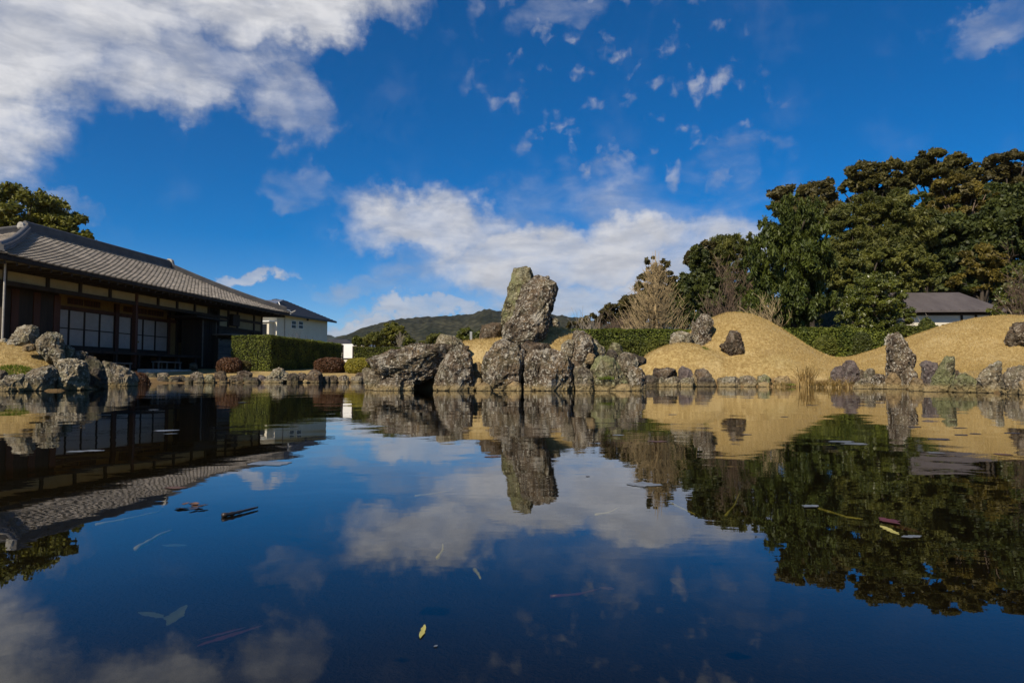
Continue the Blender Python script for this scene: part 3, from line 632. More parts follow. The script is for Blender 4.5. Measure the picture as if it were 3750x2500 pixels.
rock('shore_stone', 'craggy peaked rock, tallest on the far lawn edging', R5([(735, 1290), (745, 1255), (800, 1210), (850, 1142), (920, 1122), (965, 1128), (985, 1170), (1050, 1198), (1060, 1290)]), 24.6, 0.34, 'p', 90, 5, 0.1, 1.2, group=GF, cat='stone')
rock('shore_stone', 'big smooth brown boulder of the far edging below the dark hedge end', R5([(1285, 1325), (1288, 1240), (1310, 1190), (1360, 1172), (1460, 1174), (1510, 1200), (1520, 1325)]), 24.5, 0.34, 'b', 91, 5, 0.15, .5, 3, group=GF, cat='stone')
# ---- right bank
rock('boulder', 'tall knobbly grey rock standing on the middle mound', C7([(738, 600), (745, 540), (750, 420), (788, 350), (800, 290), (850, 260), (900, 263), (932, 310), (942, 380), (916, 425), (922, 475), (952, 545), (956, 600)]), 16.9, 0.30, 'd', 101, 6, 0.1, .9, 5, .55, group=GR)
rock('rock', 'squat white streaked rock left of the tall knobbly one', C7([(532, 590), (538, 470), (600, 428), (680, 428), (738, 462), (744, 590)]), 16.7, 0.32, 'p', 102, 5, 0.12, .9, group=GR)
rock('rock', 'lone brown rock with a side knob in the middle of the mound slope', C7([(1006, 572), (1030, 538), (1068, 530), (1074, 470), (1110, 428), (1160, 422), (1212, 450), (1222, 520), (1222, 580), (1253, 610), (1243, 645), (1190, 668), (1110, 650), (1060, 615)]), (ground_hit(2700, 1298) or 15.8) - .1, 0.26, 'b', 103, 6, 0.06, .9, 5, .55, group=GR)
rock('rock', 'small pointed grey stone behind the tall knobbly rock', C7([(735, 400), (742, 330), (758, 322), (776, 350), (782, 400)]), 18.6, 0.1, 'y', 104, 4, 0.1, .8, group=GR)
RB = [([(362, 862), (368, 800), (450, 788), (520, 770), (582, 788), (584, 860), (500, 880)], (ground_hit(2430, 1378) or 15.3) - .42, .30, 'b', 'wide flat brown stone, leftmost of three lying in the turf'),
      ([(612, 862), (613, 780), (650, 758), (700, 778), (752, 820), (745, 868)], (ground_hit(2510, 1376) or 15.2) - .42, .22, 'u', 'pointed purple brown stone, middle of three lying in the turf'),
      ([(768, 872), (772, 790), (840, 784), (890, 800), (935, 855), (925, 880)], (ground_hit(2575, 1380) or 15.1) - .42, .24, 'b', 'brown stone, rightmost of three lying in the turf'),
      ([(282, 955), (286, 850), (350, 842), (425, 870), (430, 955)], 14.95, .3, 'k', 'dark rock at the water by the right tip of the islet'),
      ([(415, 955), (420, 875), (455, 865), (485, 900), (488, 955)], 14.95, .18, 'y', 'narrow grey stone, second along the right bank'),
      ([(482, 958), (490, 880), (560, 862), (622, 868), (630, 958)], 14.85, .28, 'y', 'mottled stone with white crest on the right bank waterline'),
      ([(632, 958), (635, 872), (700, 866), (758, 872), (758, 958)], 14.85, .26, 'y', 'square grey block below the pointed purple stone'),
      ([(730, 905), (738, 850), (765, 842), (792, 858), (795, 905)], 15.0, .13, 't', 'pale yellow stone between two bank rocks'),
      ([(782, 958), (788, 880), (860, 868), (960, 875), (985, 958)], 14.8, .34, 'k', 'long low dark stone right of the square grey block'),
      ([(985, 960), (992, 880), (1060, 862), (1150, 860), (1205, 880), (1205, 960)], 14.75, .38, 'y', 'long grey speckled stone in mid right bank'),
      ([(1180, 960), (1190, 875), (1250, 848), (1330, 862), (1368, 910), (1362, 960)], 14.75, .34, 'y', 'humped grey rock with lichen on the mid right bank'),
      ([(1362, 930), (1370, 860), (1430, 842), (1490, 856), (1502, 930)], 14.7, .28, 'g', 'greenish rounded rock overhanging a low stone on the right bank'),
      ([(1365, 962), (1372, 920), (1430, 912), (1485, 925), (1488, 962)], 14.6, .2, 't', 'low tan stone under the greenish rounded rock'),
      ([(1520, 960), (1530, 870), (1600, 855), (1680, 865), (1695, 960)], 14.7, .32, 't', 'brownish rock half buried in dead reeds left of the tall dry grass')]
for i, (o_, f, th_, mt, lab) in enumerate(RB):
    rock('bank_rock', lab, C7(o_), f, th_, mt, 110 + i, 5 if i > 8 else 4, 0.12, .9, 4, group=GR)
RC = [([(262, 1030), (268, 930), (310, 868), (380, 862), (425, 915), (440, 1030)], 14.1, .22, 'u', 5, 'purplish speckled rock left of the smooth tan slab'),
      ([(385, 1030), (388, 900), (394, 830), (440, 803), (530, 803), (556, 850), (578, 900), (585, 1030)], 14.0, .24, 'u', 5, 'smooth upright tan slab by the dry grass on the right bank'),
      ([(556, 990), (560, 910), (595, 890), (640, 905), (645, 990)], 14.0, .15, 'b', 4, 'small reddish stone right of the smooth tan slab'),
      ([(625, 1020), (630, 905), (670, 880), (735, 882), (750, 960), (760, 1030)], 12.9, .22, 'y', 5, 'grey rock in front of the green grass patch'),
      ([(510, 1110), (530, 1030), (600, 1000), (690, 1005), (730, 1060), (735, 1110)], 12.2, .26, 'y', 5, 'low rubbly dark rock at the water left of the yellow faced one'),
      ([(695, 1110), (705, 990), (760, 945), (850, 935), (880, 1000), (880, 1110)], 12.1, .3, 'd', 5, 'dark rock adjoining the yellow faced one from the left'),
      ([(862, 990), (864, 720), (878, 660), (890, 560), (920, 510), (980, 506), (1012, 540), (1040, 543), (1082, 570), (1112, 640), (1128, 690), (1160, 740), (1165, 800), (1150, 880), (1100, 930), (1050, 990)], 12.5, .28, 'd', 6, 'tallest craggy pinnacle on the right bank'),
      ([(1100, 790), (1120, 720), (1180, 735), (1200, 765), (1170, 795)], 12.7, .12, 'b', 4, 'small brown ledge jutting right from the craggy pinnacle'),
      ([(840, 1115), (858, 1010), (900, 940), (950, 930), (1000, 965), (1045, 1030), (1092, 1115)], 11.8, .3, 't', 5, 'yellow faced sloping rock at the foot of the craggy pinnacle'),
      ([(1025, 1070), (1038, 930), (1078, 868), (1140, 866), (1203, 930), (1210, 1010), (1180, 1070)], 11.7, .24, 'd', 5, 'dark hollowed rock with white rim right of the yellow faced one'),
      ([(1100, 1125), (1120, 1010), (1190, 980), (1262, 1000), (1275, 1125)], 10.3, .22, 't', 5, 'pale yellowish base stone below the dark hollowed rock'),
      ([(1244, 1000), (1244, 850), (1270, 798), (1330, 798), (1400, 828), (1435, 880), (1420, 980), (1350, 1060), (1280, 1050)], 10.9, .3, 'u', 5, 'brown upright rock left of the green topped pillar'),
      ([(1340, 1125), (1350, 1010), (1380, 950), (1430, 880), (1478, 800), (1520, 753), (1590, 752), (1608, 840), (1605, 920), (1590, 1000), (1575, 1125)], 9.9, .3, 'g', 6, 'green topped pillar rock on the right bank'),
      ([(1590, 960), (1600, 905), (1640, 895), (1660, 920), (1640, 965)], 10.3, .1, 'b', 4, 'little brown stone on the right side of the green topped pillar'),
      ([(1250, 1130), (1262, 1075), (1350, 1068), (1440, 1080), (1450, 1130)], 9.65, .18, 't', 4, 'flat pale stones edge piece below the brown upright rock'),
      ([(1575, 1150), (1580, 985), (1680, 942), (1750, 945), (1842, 1000), (1868, 1110), (1868, 1150)], 9.25, .34, 'g', 6, 'wide domed mossy rock between the pillar and the hooked rock'),
      ([(1850, 1130), (1853, 990), (1880, 938), (1990, 860), (2020, 820), (2060, 796), (2112, 808), (2122, 880), (2108, 960), (2125, 1130)], 9.0, .34, 'p', 6, 'pale hooked rock with a knob on its top, near the right edge'),
      ([(2100, 1190), (2115, 985), (2190, 900), (2270, 878), (2360, 876), (2480, 910), (2520, 1190)], 8.25, .42, 'y', 6, 'large mottled boulder cut by the right picture edge'),
      ([(2295, 1110), (2300, 1020), (2360, 1000), (2440, 1030), (2450, 1110)], 8.05, .14, 't', 4, 'yellow stained stone in front of the large boulder at the right edge'),
      ([(2130, 590), (2148, 545), (2200, 480), (2230, 420), (2300, 393), (2420, 400), (2500, 480), (2500, 590)], (ground_hit(3720, 1236) or 15) - .60, .42, 'b', 6, 'dark brown boulder lying on the right mound at the picture edge')]
for i, (o_, f, th_, mt, sb, lab) in enumerate(RC):
    rock('bank_rock', lab, C8(o_), f, th_, mt, 130 + i, sb, 0.14, 1.15, 5, .58, group=GR, seat='ledge' not in lab and 'little' not in lab)
# ================================================================== buildings
wood_dark = simple_mat('dark_timber', (0.012, 0.009, 0.006), (0.040, 0.028, 0.018), 4, 0.75, 0.3, 0.004, (1, 1, 0.15))
wood_red = simple_mat('red_brown_timber', (0.040, 0.015, 0.008), (0.085, 0.034, 0.018), 4, 0.7, 0.3, 0.004, (1, 1, 0.15))
wood_grey = simple_mat('weathered_board', (0.11, 0.10, 0.085), (0.24, 0.22, 0.19), 5, 0.9, 0.4, 0.006, (0.25, 1, 1))
plaster = simple_mat('cream_plaster', (0.27, 0.225, 0.12), (0.36, 0.305, 0.175), 2, 0.95, 0.15, 0.004)
ochre_wall = simple_mat('ochre_plaster', (0.15, 0.095, 0.034), (0.21, 0.14, 0.052), 2, 0.95, 0.15, 0.004)
paper = simple_mat('door_paper', (0.28, 0.25, 0.215), (0.35, 0.315, 0.275), 3, 0.45, 0.03, 0.001, spec=0.5)
tile_m = simple_mat('silver_roof_tile', (0.19, 0.166, 0.132), (0.44, 0.388, 0.318), 2.2, 0.62, 0.25, 0.006, spec=0.4)
ridge_m = simple_mat('ridge_tile', (0.075, 0.072, 0.070), (0.135, 0.13, 0.122), 3, 0.65, 0.3, 0.006, spec=0.35)
stone_lt = simple_mat('pale_stone', (0.30, 0.285, 0.25), (0.46, 0.44, 0.39), 6, 0.9, 0.4, 0.008)
white_wall = simple_mat('white_siding', (0.62, 0.57, 0.45), (0.70, 0.65, 0.52), 1.2, 0.85, 0.1, 0.004)
dark_tile = simple_mat('dark_slate', (0.022, 0.022, 0.026), (0.045, 0.045, 0.05), 2, 0.55, 0.3, 0.01, spec=0.4)
white_paint = simple_mat('white_paint', (0.74, 0.74, 0.72), (0.82, 0.82, 0.80), 2, 0.5, 0.05, 0.002)
blue_panel_m = simple_mat('blue_panel', (0.02, 0.035, 0.07), (0.03, 0.05, 0.10), 2, 0.12, 0.02, 0.001, spec=0.7)
def glass_mat():
    m, t, out = new_mat('window_glass'); principled(t, out, (0.010, 0.011, 0.013), 0.12, None, 0.12); return m
glass_m = glass_mat()

HA = math.radians(7.0); HO = Vector((-15.52, 20.4, 0))
HU = Vector((math.sin(HA), math.cos(HA), 0)); HV = Vector((-math.cos(HA), math.sin(HA), 0))
def fac(px, py, v0):
    """photo pixel -> (along, height) on the house plane v0 behind the eave line"""
    d = Vector(ray(px, py)); c = Vector((0, 0, CAM_H)); t = (v0 - (c - HO).dot(HV)) / d.dot(HV)
    P = c + d * t; return (P - HO).dot(HU), P.z
house = thing('traditional_house', 'long dark timber house with silver tiled hip roof beside the pond', 'house', HO, math.pi / 2 - HA)
EZ, RZ, HS, RU0, RU1, HL, HD = 3.91, 6.08, 4.9, 6.4, 15.5, 19.8, 9.8
def sag(t): return t - 0.05 * np.sin(np.pi * t)
def lift(u, t): return 0.06 * np.clip((np.abs(u - HL / 2) / (HL / 2) - 0.72) / 0.28, 0, 1) ** 2 * (1 - t) ** 2
def main_pt(u, t): return np.array([u, HS * t, EZ + (RZ - EZ) * sag(t) + lift(u, t)])
# roof deck
def deck():
    n = 10; V = []; F = []
    def patch(f):
        b = len(V)
        for i in range(n + 1):
            for j in range(n + 1): V.append(f(j / n, i / n))
        for i in range(n):
            for j in range(n): a = b + i * (n + 1) + j; F.append((a, a + 1, a + n + 2, a + n + 1))
    zz = lambda t, u: EZ + (RZ - EZ) * sag(t) + lift(u, t) - 0.02
    lerp = lambda a, b, s: a + (b - a) * s
    patch(lambda s, t: (lerp(RU0 * t, HL - (HL - RU1) * t, s), HS * t, zz(t, lerp(0, HL, s))))
    patch(lambda s, t: (lerp(HL - (HL - RU1) * t, RU0 * t, s), HD - HS * t, zz(t, lerp(HL, 0, s))))
    patch(lambda s, t: (RU0 * t, lerp(HD - HS * t, HS * t, s), zz(t, 0)))
    patch(lambda s, t: (HL - (HL - RU1) * t, lerp(HS * t, HD - HS * t, s), zz(t, HL)))
    b = len(V); V.extend([(0.02, 0.02, EZ - 0.13), (HL - .02, 0.02, EZ - 0.13), (HL - .02, HD, EZ - 0.13), (0.02, HD, EZ - 0.13)])
    F.append((b + 3, b + 2, b + 1, b))
    return np_mesh('roof', V, np.array(F))
roof = obj('roof', deck(), ridge_m, house)
# one pantile: roll at one edge, trough, thick front lip
TW, TL, NROW = 0.297, 0.245, 27
prof = [(0.0, 0.018), (0.05, 0.028), (0.11, 0.028), (0.17, 0.016), (0.24, 0.005), (0.45, 0.0), (0.70, 0.004), (0.90, 0.013), (1.02, 0.020)]
def tile_arrays():
    V = []; F = []; n = len(prof)
    for (y, dz) in ((0.0, 0.052), (TL, 0.004)):
        for x, z in prof: V.append(((x - 0.5) * TW, y, z + dz))
    for x, z in prof: V.append(((x - 0.5) * TW, 0.004, z + 0.052 - 0.046))
    for i in range(n - 1):
        F.append((i, i + 1, n + i + 1, n + i)); F.append((2 * n + i, 2 * n + i + 1, i + 1, i))
    return np.array(V), np.array(F)
TV, TF = tile_arrays()
tile_me = np_mesh('roof_tile', TV, TF); tile_me.materials.append(tile_m)
spots = []
for i in range(NROW):
    t0 = i / NROW
    for j in range(int(HL / TW) + 1):
        u = (j + 0.5) * TW; tm = t0 + 0.5 / NROW
        if RU0 * tm - 0.05 < u < HL - (HL - RU1) * tm + 0.05:
            p = main_pt(u, t0); q = main_pt(u, t0 + 1.0 / NROW); yv = q - p; yv /= np.linalg.norm(yv)
            xv = main_pt(u + .1, t0) - main_pt(u - .1, t0); xv /= np.linalg.norm(xv); zv = np.cross(xv, yv); zv /= np.linalg.norm(zv)
            spots.append((p - yv * (0.03 if i == 0 else 0.0), xv, yv, zv))
nhip = []
rows_h = 36
for i in range(rows_h):
    t0 = i / rows_h
    for j in range(int(HD / TW)):
        v = (j + 0.5) * TW; tm = t0 + .5 / rows_h
        if HS * tm - .05 < v < HD - HS * tm + .05:
            f = lambda tt, vv=v: np.array([RU0 * tt, vv, EZ + (RZ - EZ) * sag(tt) + lift(0, tt)])
            p = f(t0); yv = f(t0 + 1 / rows_h) - p; yv /= np.linalg.norm(yv); xv = np.array([0, -1.0, 0]); zv = np.cross(xv, yv)
            nhip.append((p, xv, yv, zv))
camL = np.array([(Vector((0, 0, CAM_H)) - HO).dot(HU), (Vector((0, 0, CAM_H)) - HO).dot(HV), CAM_H])
spots.sort(key=lambda s: np.linalg.norm(s[0] - camL))
trs = np.random.RandomState(3)
for k, (p, xv, yv, zv) in enumerate(spots[:300]):
    M = Matrix(((xv[0], yv[0], zv[0], p[0]), (xv[1], yv[1], zv[1], p[1]), (xv[2], yv[2], zv[2], p[2] + trs.uniform(-.004, .006)), (0, 0, 0, 1)))
    obj('roof_tile', tile_me, None, roof, M=M)
rest = spots[300:] + nhip; AV = []; AF = []
for k, (p, xv, yv, zv) in enumerate(rest):
    AV.append(TV @ np.array([xv, yv, zv]) + p + np.array([0, 0, trs.uniform(-.004, .006)])); AF.append(TF + k * len(TV))
ot = obj('roof_tiles', np_mesh('roof_tiles', np.concatenate(AV), np.concatenate(AF)), tile_m, roof); ot['kind'] = 'stuff'
# ridges: stacked flat tiles under a round cap
def ridge_along(name, path, half, layers, mat, parent, lh=0.075, cap=0.09):
    mb = MB(); path = [Vector(p) for p in path]
    prf = []
    for k in range(layers): w = half - 0.012 * k + (0.012 if k % 2 == 0 else 0); prf += [(w, k * lh), (w, (k + 1) * lh - 0.012), (w - 0.02, (k + 1) * lh - 0.012), (w - 0.02, (k + 1) * lh)]
    top = layers * lh
    prf += [(cap * math.cos(a), top + cap * math.sin(a)) for a in (0, .5, 1.05, 1.57)]
    prf = prf + [(-x, z) for x, z in reversed(prf)][1:]
    b0 = len(mb.v); n = len(prf)
    for i, p in enumerate(path):
        d = (path[min(i + 1, len(path) - 1)] - path[max(i - 1, 0)]); d.z = 0; d.normalize(); s = Vector((d.y, -d.x, 0))
        for x, z in prf: mb.v.append(tuple(p + s * x + Vector((0, 0, z))))
    for i in range(len(path) - 1):
        for k in range(n - 1): mb.f.append((b0 + i * n + k, b0 + i * n + k + 1, b0 + (i + 1) * n + k + 1, b0 + (i + 1) * n + k))
    mb.f.append(tuple(b0 + k for k in range(n))); mb.f.append(tuple(b0 + (len(path) - 1) * n + k for k in reversed(range(n))))
    return mb.build(name, mat, parent)
ridge_along('main_ridge', [(RU0 - .15, HS, RZ - .05), (RU1 + .1, HS, RZ - .05)], 0.19, 5, ridge_m, roof)
hip = lambda sgn, near: [((RU0 * t if near else HL - (HL - RU1) * t), (HS * t if sgn > 0 else HD - HS * t), EZ + (RZ - EZ) * float(sag(t)) + float(lift(0, t)) + .02) for t in np.linspace(0.03, 0.97, 9)]
for near in (True, False):
    for sg in (1, -1): ridge_along('hip_ridge', hip(sg, near), 0.15, 3, ridge_m, roof, 0.07, 0.08)
# ridge-end ornament: arched block with rings
def ornament(name, loc, rz, s, parent):
    mb = MB(); arch = lambda r, z0: [(-r, 0)] + [(r * math.cos(a), z0 + r * math.sin(a)) for a in np.linspace(math.pi, 0, 9)] + [(r, 0)]
    mb.prism([(-0.26, 0), (-0.2, .12)] + arch(0.18, .2)[1:-1] + [(0.2, .12), (0.26, 0)], -0.09, 0.09)
    for k, r in enumerate((0.135, 0.09, 0.045)): mb.prism([(x, z + .06) for x, z in arch(r, .13)], -0.115 - .02 * k, -0.09)
    mb.v = [(x * s, y * s, z * s) for x, y, z in mb.v]
    return mb.build(name, stone_lt, parent, M=Matrix.Translation(loc) @ Matrix.Rotation(rz, 4, 'Z'))
ornament('ridge_ornament', (RU0 - .3, HS, RZ + .05), -math.pi / 2, 0.72, roof)
ornament('ridge_ornament', (RU1 + .2, HS, RZ + .08), math.pi / 2, 1.1, roof)
ornament('hip_ornament', (HL - .25, .25, EZ + .1), math.pi * .75, 0.7, roof)
MB().tube([(HL - .1, .1, EZ + .05), (HL + .12, -.12, EZ + .10), (HL + .26, -.26, EZ + .22)], [.06, .05, .035], 6).build('corner_tip', stone_lt, roof)
MB().box(0, -0.02, EZ - .12, HL, .04, EZ + .015).build('eave_board', wood_dark, roof)
MB().box(-.02, .04, EZ - .12, .04, HD, EZ + .01).build('eave_board', wood_dark, roof)
raf = bbox_mesh('rafter', -.035, 0, -.05, .035, 1.45, .05); raf.materials.append(wood_dark)
for k in range(43):
    obj('rafter', raf, None, roof, M=Matrix.Translation((.35 + k * .452, .06, EZ - .19)) @ Matrix.Rotation(0.02, 4, 'X'))
# body
MB().box(.9, 2.5, .45, HL - 1.0, HD - 1.0, EZ - .1).build('wall', wood_dark, house)
VP, VR = 1.15, 2.3
uE = HL - 1.15
MB().box(.7, VP - .07, 3.66, uE, VP + .07, 3.80).build('beam', wood_dark, house)
MB().box(.7, VP - .07, 3.20, uE, VP + .07, 3.34).build('beam', wood_dark, house)
cuts = [fac(x, 1050, VP)[0] for x in (12, 170, 290, 400, 498, 577, 647, 712, 763)]
for k, u in enumerate(cuts):
    full = k in (0, 4)
    MB().box(u - .065, VP - .08, .55 if full else 3.34, u + .065, VP + .08, 3.66).build('post', wood_red if k == 4 else wood_dark, house)
    if k < len(cuts) - 1:
        MB().box(u + .065, VP - .02, 3.34, cuts[k + 1] - .065, VP + .02, 3.66).build('plaster_panel', plaster, house)
MB().box(.75, VP - .02, 3.34, cuts[0] - .065, VP + .02, 3.66).build('plaster_panel', plaster, house)
# recessed shoji front
FZ = 1.22
uS0 = fac(191, 1124, VR)[0]; uS1 = fac(645, 1200, VR)[0]
MB().box(.7, .95, FZ - .1, fac(735, 1300, VP)[0], 2.6, FZ).build('veranda_floor', wood_dark, house)
for k in range(9): MB().box(1.2 + k * 1.35, 1.0, .45, 1.32 + k * 1.35, 1.12, FZ - .1).build('floor_post', wood_dark, house)
MB().box(uS0 - .1, VR + .03, 2.86, uS1, VR + .10, 3.78).build('upper_wall', ochre_wall, house)
MB().box(uS0 - .1, VR - .05, 2.80, uS1, VR + .05, 2.93).build('lintel', wood_red, house)
MB().box(uS0 - .1, VR - .06, FZ + .002, uS1, VR + .06, FZ + .06).build('sill', wood_red, house)
for a, b in ((250, 305), (312, 368), (455, 540), (545, 600)):
    u0, u1 = fac(a, 1090, VR)[0], fac(b, 1090, VR)[0]
    tr = MB().box(u0, VR - .01, 3.03, u1, VR + .03, 3.27).build('transom', wood_red, house)
    for k in range(6): x = u0 + (k + .5) * (u1 - u0) / 6; MB().box(x - .012, VR - .025, 3.05, x + .012, VR - .01, 3.25).build('transom_bar', wood_dark, tr)
def door(p0, p1):
    u0, u1 = fac(p0, 1200, VR)[0], fac(p1, 1200, VR)[0]; w = .035; y0, y1 = VR - .025, VR + .02
    zs = (FZ + .06, 1.44, 2.06, 2.10, 2.78)
    mb = MB().box(u0, y0, zs[0], u0 + w, y1, 2.80).box(u1 - w, y0, zs[0], u1, y1, 2.80)
    mb.box(u0 + w, y0, zs[0], u1 - w, y1, zs[1]).box(u0 + w, y0, zs[2], u1 - w, y1, zs[3]).box(u0 + w, y0, zs[4], u1 - w, y1, 2.80)
    d = mb.build('shoji_door', wood_dark, house)
    for z0, z1 in ((zs[1], zs[2]), (zs[3], zs[4])): MB().box(u0 + w, VR - .005, z0, u1 - w, VR + .008, z1).build('pane', paper, d)
for a, b in ((191, 250), (251, 307), (308, 363), (364, 417), (431, 479), (480, 489), (500, 522), (523, 567), (568, 613)): door(a, b)
for a, b, m in ((417, 431, wood_red), (489, 500, wood_red), (613, 620, wood_red), (642, 650, wood_dark)):
    u0, u1 = fac(a, 1200, VR)[0], fac(b, 1200, VR)[0]; MB().box(u0, VR - .07, FZ, u1, VR + .08, 3.3).build('post', m, house)
MB().box(fac(620, 1200, VR)[0], VR - .01, FZ + .06, fac(642, 1200, VR)[0], VR + .03, 2.86).build('plaster_panel', ochre_wall, house)
MB().box(fac(489, 1300, VR)[0], VR - .10, 1.72, fac(500, 1300, VR)[0], VR - .07, 1.80).build('door_pull', ochre_wall, house)
# board wall at the near corner
for k in range(13):
    u0 = .72 + k * ((uS0 - .1 - .72) / 13)
    MB().box(u0 + .008, 1.86 + .012 * (k % 3), .9, u0 + (uS0 - .1 - .72) / 13 - .008, 1.93, 3.22).build('plank', wood_dark if k % 3 else wood_red, house)
MB().box(.75, 1.93, .6, uS0 - .1, 2.5, 3.75).build('inner_wall', wood_dark, house)
u = fac(14, 1100, .35)[0]; MB().tube([(u, .35, .5), (u, .35, 3.75)], .03, 8).build('downpipe', stone_lt, house)
# doorway interior, shutter box and service end
uD0, uD1 = fac(650, 1250, VP)[0], fac(740, 1250, VP)[0]
MB().box(uD0, 2.42, 1.0, uD1 + .6, 2.46, 1.9).build('inner_screen', ochre_wall, house)
uB1 = fac(796, 1250, .9)[0]; uB0 = fac(742, 1250, .9)[0]
MB().box(uB0, .95, .62, uB1, 2.0, 3.0).build('shutter_box', wood_dark, house)
for k in range(7):
    x = uB0 + .06 + k * (uB1 - uB0 - .12) / 6; MB().box(x - .02, .915, .7, x + .02, .95, 2.95).build('slat', wood_grey if k in (0, 6) else wood_dark, house)
MB().box(fac(722, 1160, .5)[0], .5, 3.0, uB1 + .25, 2.0, 3.07).build('box_roof', wood_dark, house)
uW1 = uE - .1
MB().box(uB1, VP + .03, .5, uW1, VP + .12, 2.80).build('lower_wall', wood_dark, house)
wp = [fac(x, 1170, VP)[0] for x in (799, 834, 868, 929, 957)]
for k in range(4):
    MB().box(wp[k] + .06, VP - .0, 2.82, wp[k + 1] - .06, VP + .05, 3.66).build('plaster_panel', plaster, house)
for k, u in enumerate(wp): MB().box(u - .06, VP - .06, .5 if k in (0, 3, 4) else 2.8, u + .06, VP + .06, 3.66).build('post', wood_dark, house)
MB().box(uB1, VP - .05, 2.72, uW1, VP + .02, 2.82).build('beam', wood_dark, house)
MB().box(wp[1] + .1, VP - .25, 2.9, wp[2] - .15, VP - .02, 3.5).build('fan_hood', wood_dark, house)
a0, a1 = fac(800, 1215, .6)[0], fac(913, 1215, .6)[0]
MB().prism([(a0, 2.28), (a1, 2.34), (a1, 2.40), (a0, 2.34)], -.1, VP + .02).build('awning', wood_grey, house)
for k in range(2): x = a0 + .3 + k * (a1 - a0 - .6); MB().tube([(x, .0, 2.28), (x, VP, 1.9)], .03, 5).build('awning_bracket', wood_dark, house)
b0, b1 = fac(800, 1270, .7)[0], fac(850, 1270, .7)[0]
for r in range(4):
    for k in range(3):
        x0 = b0 + k * (b1 - b0) / 3; MB().box(x0 + .006, .68, .62 + r * .38, x0 + (b1 - b0) / 3 - .006, .72, .62 + r * .38 + .355).build('weathered_board', wood_grey, house)
MB().box(b0, .725, .55, b1, VP, 2.2).build('store_box', wood_dark, house)

# benches, step and basin in front of the veranda
def local_w(u, v, z): p = HO + HU * u + HV * v; return (p.x, p.y, z)
gz = lambda p: float(ground_z(np.array([p[0]]), np.array([p[1]]))[0])
for (pa, pb, lab) in ((357, 471, 'low weathered bench left, below the widest paper doors'), (568, 655, 'low weathered bench right, below the last paper door')):
    u0, u1 = fac(pa, 1310, .75)[0], fac(pb, 1318, .75)[0]; p = local_w((u0 + u1) / 2, .75, 0); g = gz(p)
    th = thing('bench', lab, 'bench', (p[0], p[1], g), math.pi / 2 - HA, 'benches under the veranda'); w = (u1 - u0) / 2
    MB().box(-w, -.17, .36, w, .17, .41).build('seat', wood_grey, th)
    for sx in (-w + .05, -w * .25, w - .09):
        for sy in (-.14, .10): MB().box(sx, sy, 0, sx + .05, sy + .05, .36).build('leg', wood_grey, th)
u0, u1 = fac(524, 1345, .2)[0], fac(690, 1345, .2)[0]; p = local_w((u0 + u1) / 2, .25, 0)
o = obj('step_stone', bbox_mesh('step_stone', -(u1 - u0) / 2, -.22, -.1, (u1 - u0) / 2, .22, .10, .02), stone_lt, loc=(p[0], p[1], gz(p))); o.rotation_euler.z = math.pi / 2 - HA
props(o, 'long pale stone step on the ground before the veranda', 'step')
u = fac(708, 1338, .0)[0]; p = local_w(u, .1, 0)
rock('water_basin', 'squat dark stone basin by the dark doorway', [(692, 1349), (694, 1331), (708, 1328), (722, 1331), (726, 1349)], p[1] - .2, .2, 'k', 170, 4, .05, .5, 2, cat='stone')

# ---- white two-storey house behind
WA = math.radians(15); WO = at(1012, 1300, 66); WO.z = 0
wu = Vector((math.sin(WA), math.cos(WA), 0)); wv = Vector((-math.cos(WA), math.sin(WA), 0))
def wf(px, py, v0=0.0, P0=WO, U=wu, V=wv):
    d = Vector(ray(px, py)); c = Vector((0, 0, CAM_H)); t = (v0 - (c - P0).dot(V)) / d.dot(V); P = c + d * t; return (P - P0).dot(U), P.z
wh = thing('white_house', 'white two storey house with dark hip roof behind the hedge', 'house', WO, math.pi / 2 - WA)
WL, WD, WE = 9.4, 6.0, 6.35
MB().box(0, 0, 0, WL, WD, WE).build('wall', white_wall, wh)
def hip_roof(name, x0, y0, x1, y1, ze, zr, ra, rb, mat, parent, courses=14):
    """hip roof built of stepped courses; ridge from ra to rb"""
    V = []; F = []
    def ringpt(t): return [(x0 + (ra[0] - x0) * t, y0 + (ra[1] - y0) * t), (x1 + (rb[0] - x1) * t, y0 + (rb[1] - y0) * t), (x1 + (rb[0] - x1) * t, y1 + (rb[1] - y1) * t), (x0 + (ra[0] - x0) * t, y1 + (ra[1] - y1) * t)]
    for k in range(courses):
        for (t, dz) in ((k / courses, 0.0), (k / courses, 0.05), ((k + 1) / courses, 0.0)):
            V += [(x, y, ze + (zr - ze) * t + dz) for x, y in ringpt(t)]
    for k in range(courses):
        for s in range(2):
            a = (k * 3 + s) * 4
            for i in range(4): F.append((a + i, a + (i + 1) % 4, a + 4 + (i + 1) % 4, a + 4 + i))
    F.append((3, 2, 1, 0))
    return obj(name, np_mesh(name, V, np.array(F)), mat, parent)
wr = hip_roof('roof', -.7, -.7, WL + .7, WD + .7, WE, 8.35, (4.2, 3.0), (5.8, 3.0), dark_tile, wh, 15)
MB().box(-.72, -.74, WE - .16, WL + .74, -.66, WE + .02).build('gutter', dark_tile, wh)
MB().box(-.74, -.66, WE - .16, -.66, WD + .7, WE + .02).build('gutter', dark_tile, wh)
sp = MB(); sp.prism([(-.25, WE + .26), (-.25, WE + .32), (3.5, 8.15), (3.5, 8.09)], 1.6, 4.4); sp.build('blue_roof_panel', blue_panel_m, wr)  # panel added; its blue stands for the sky reflected in this roof face
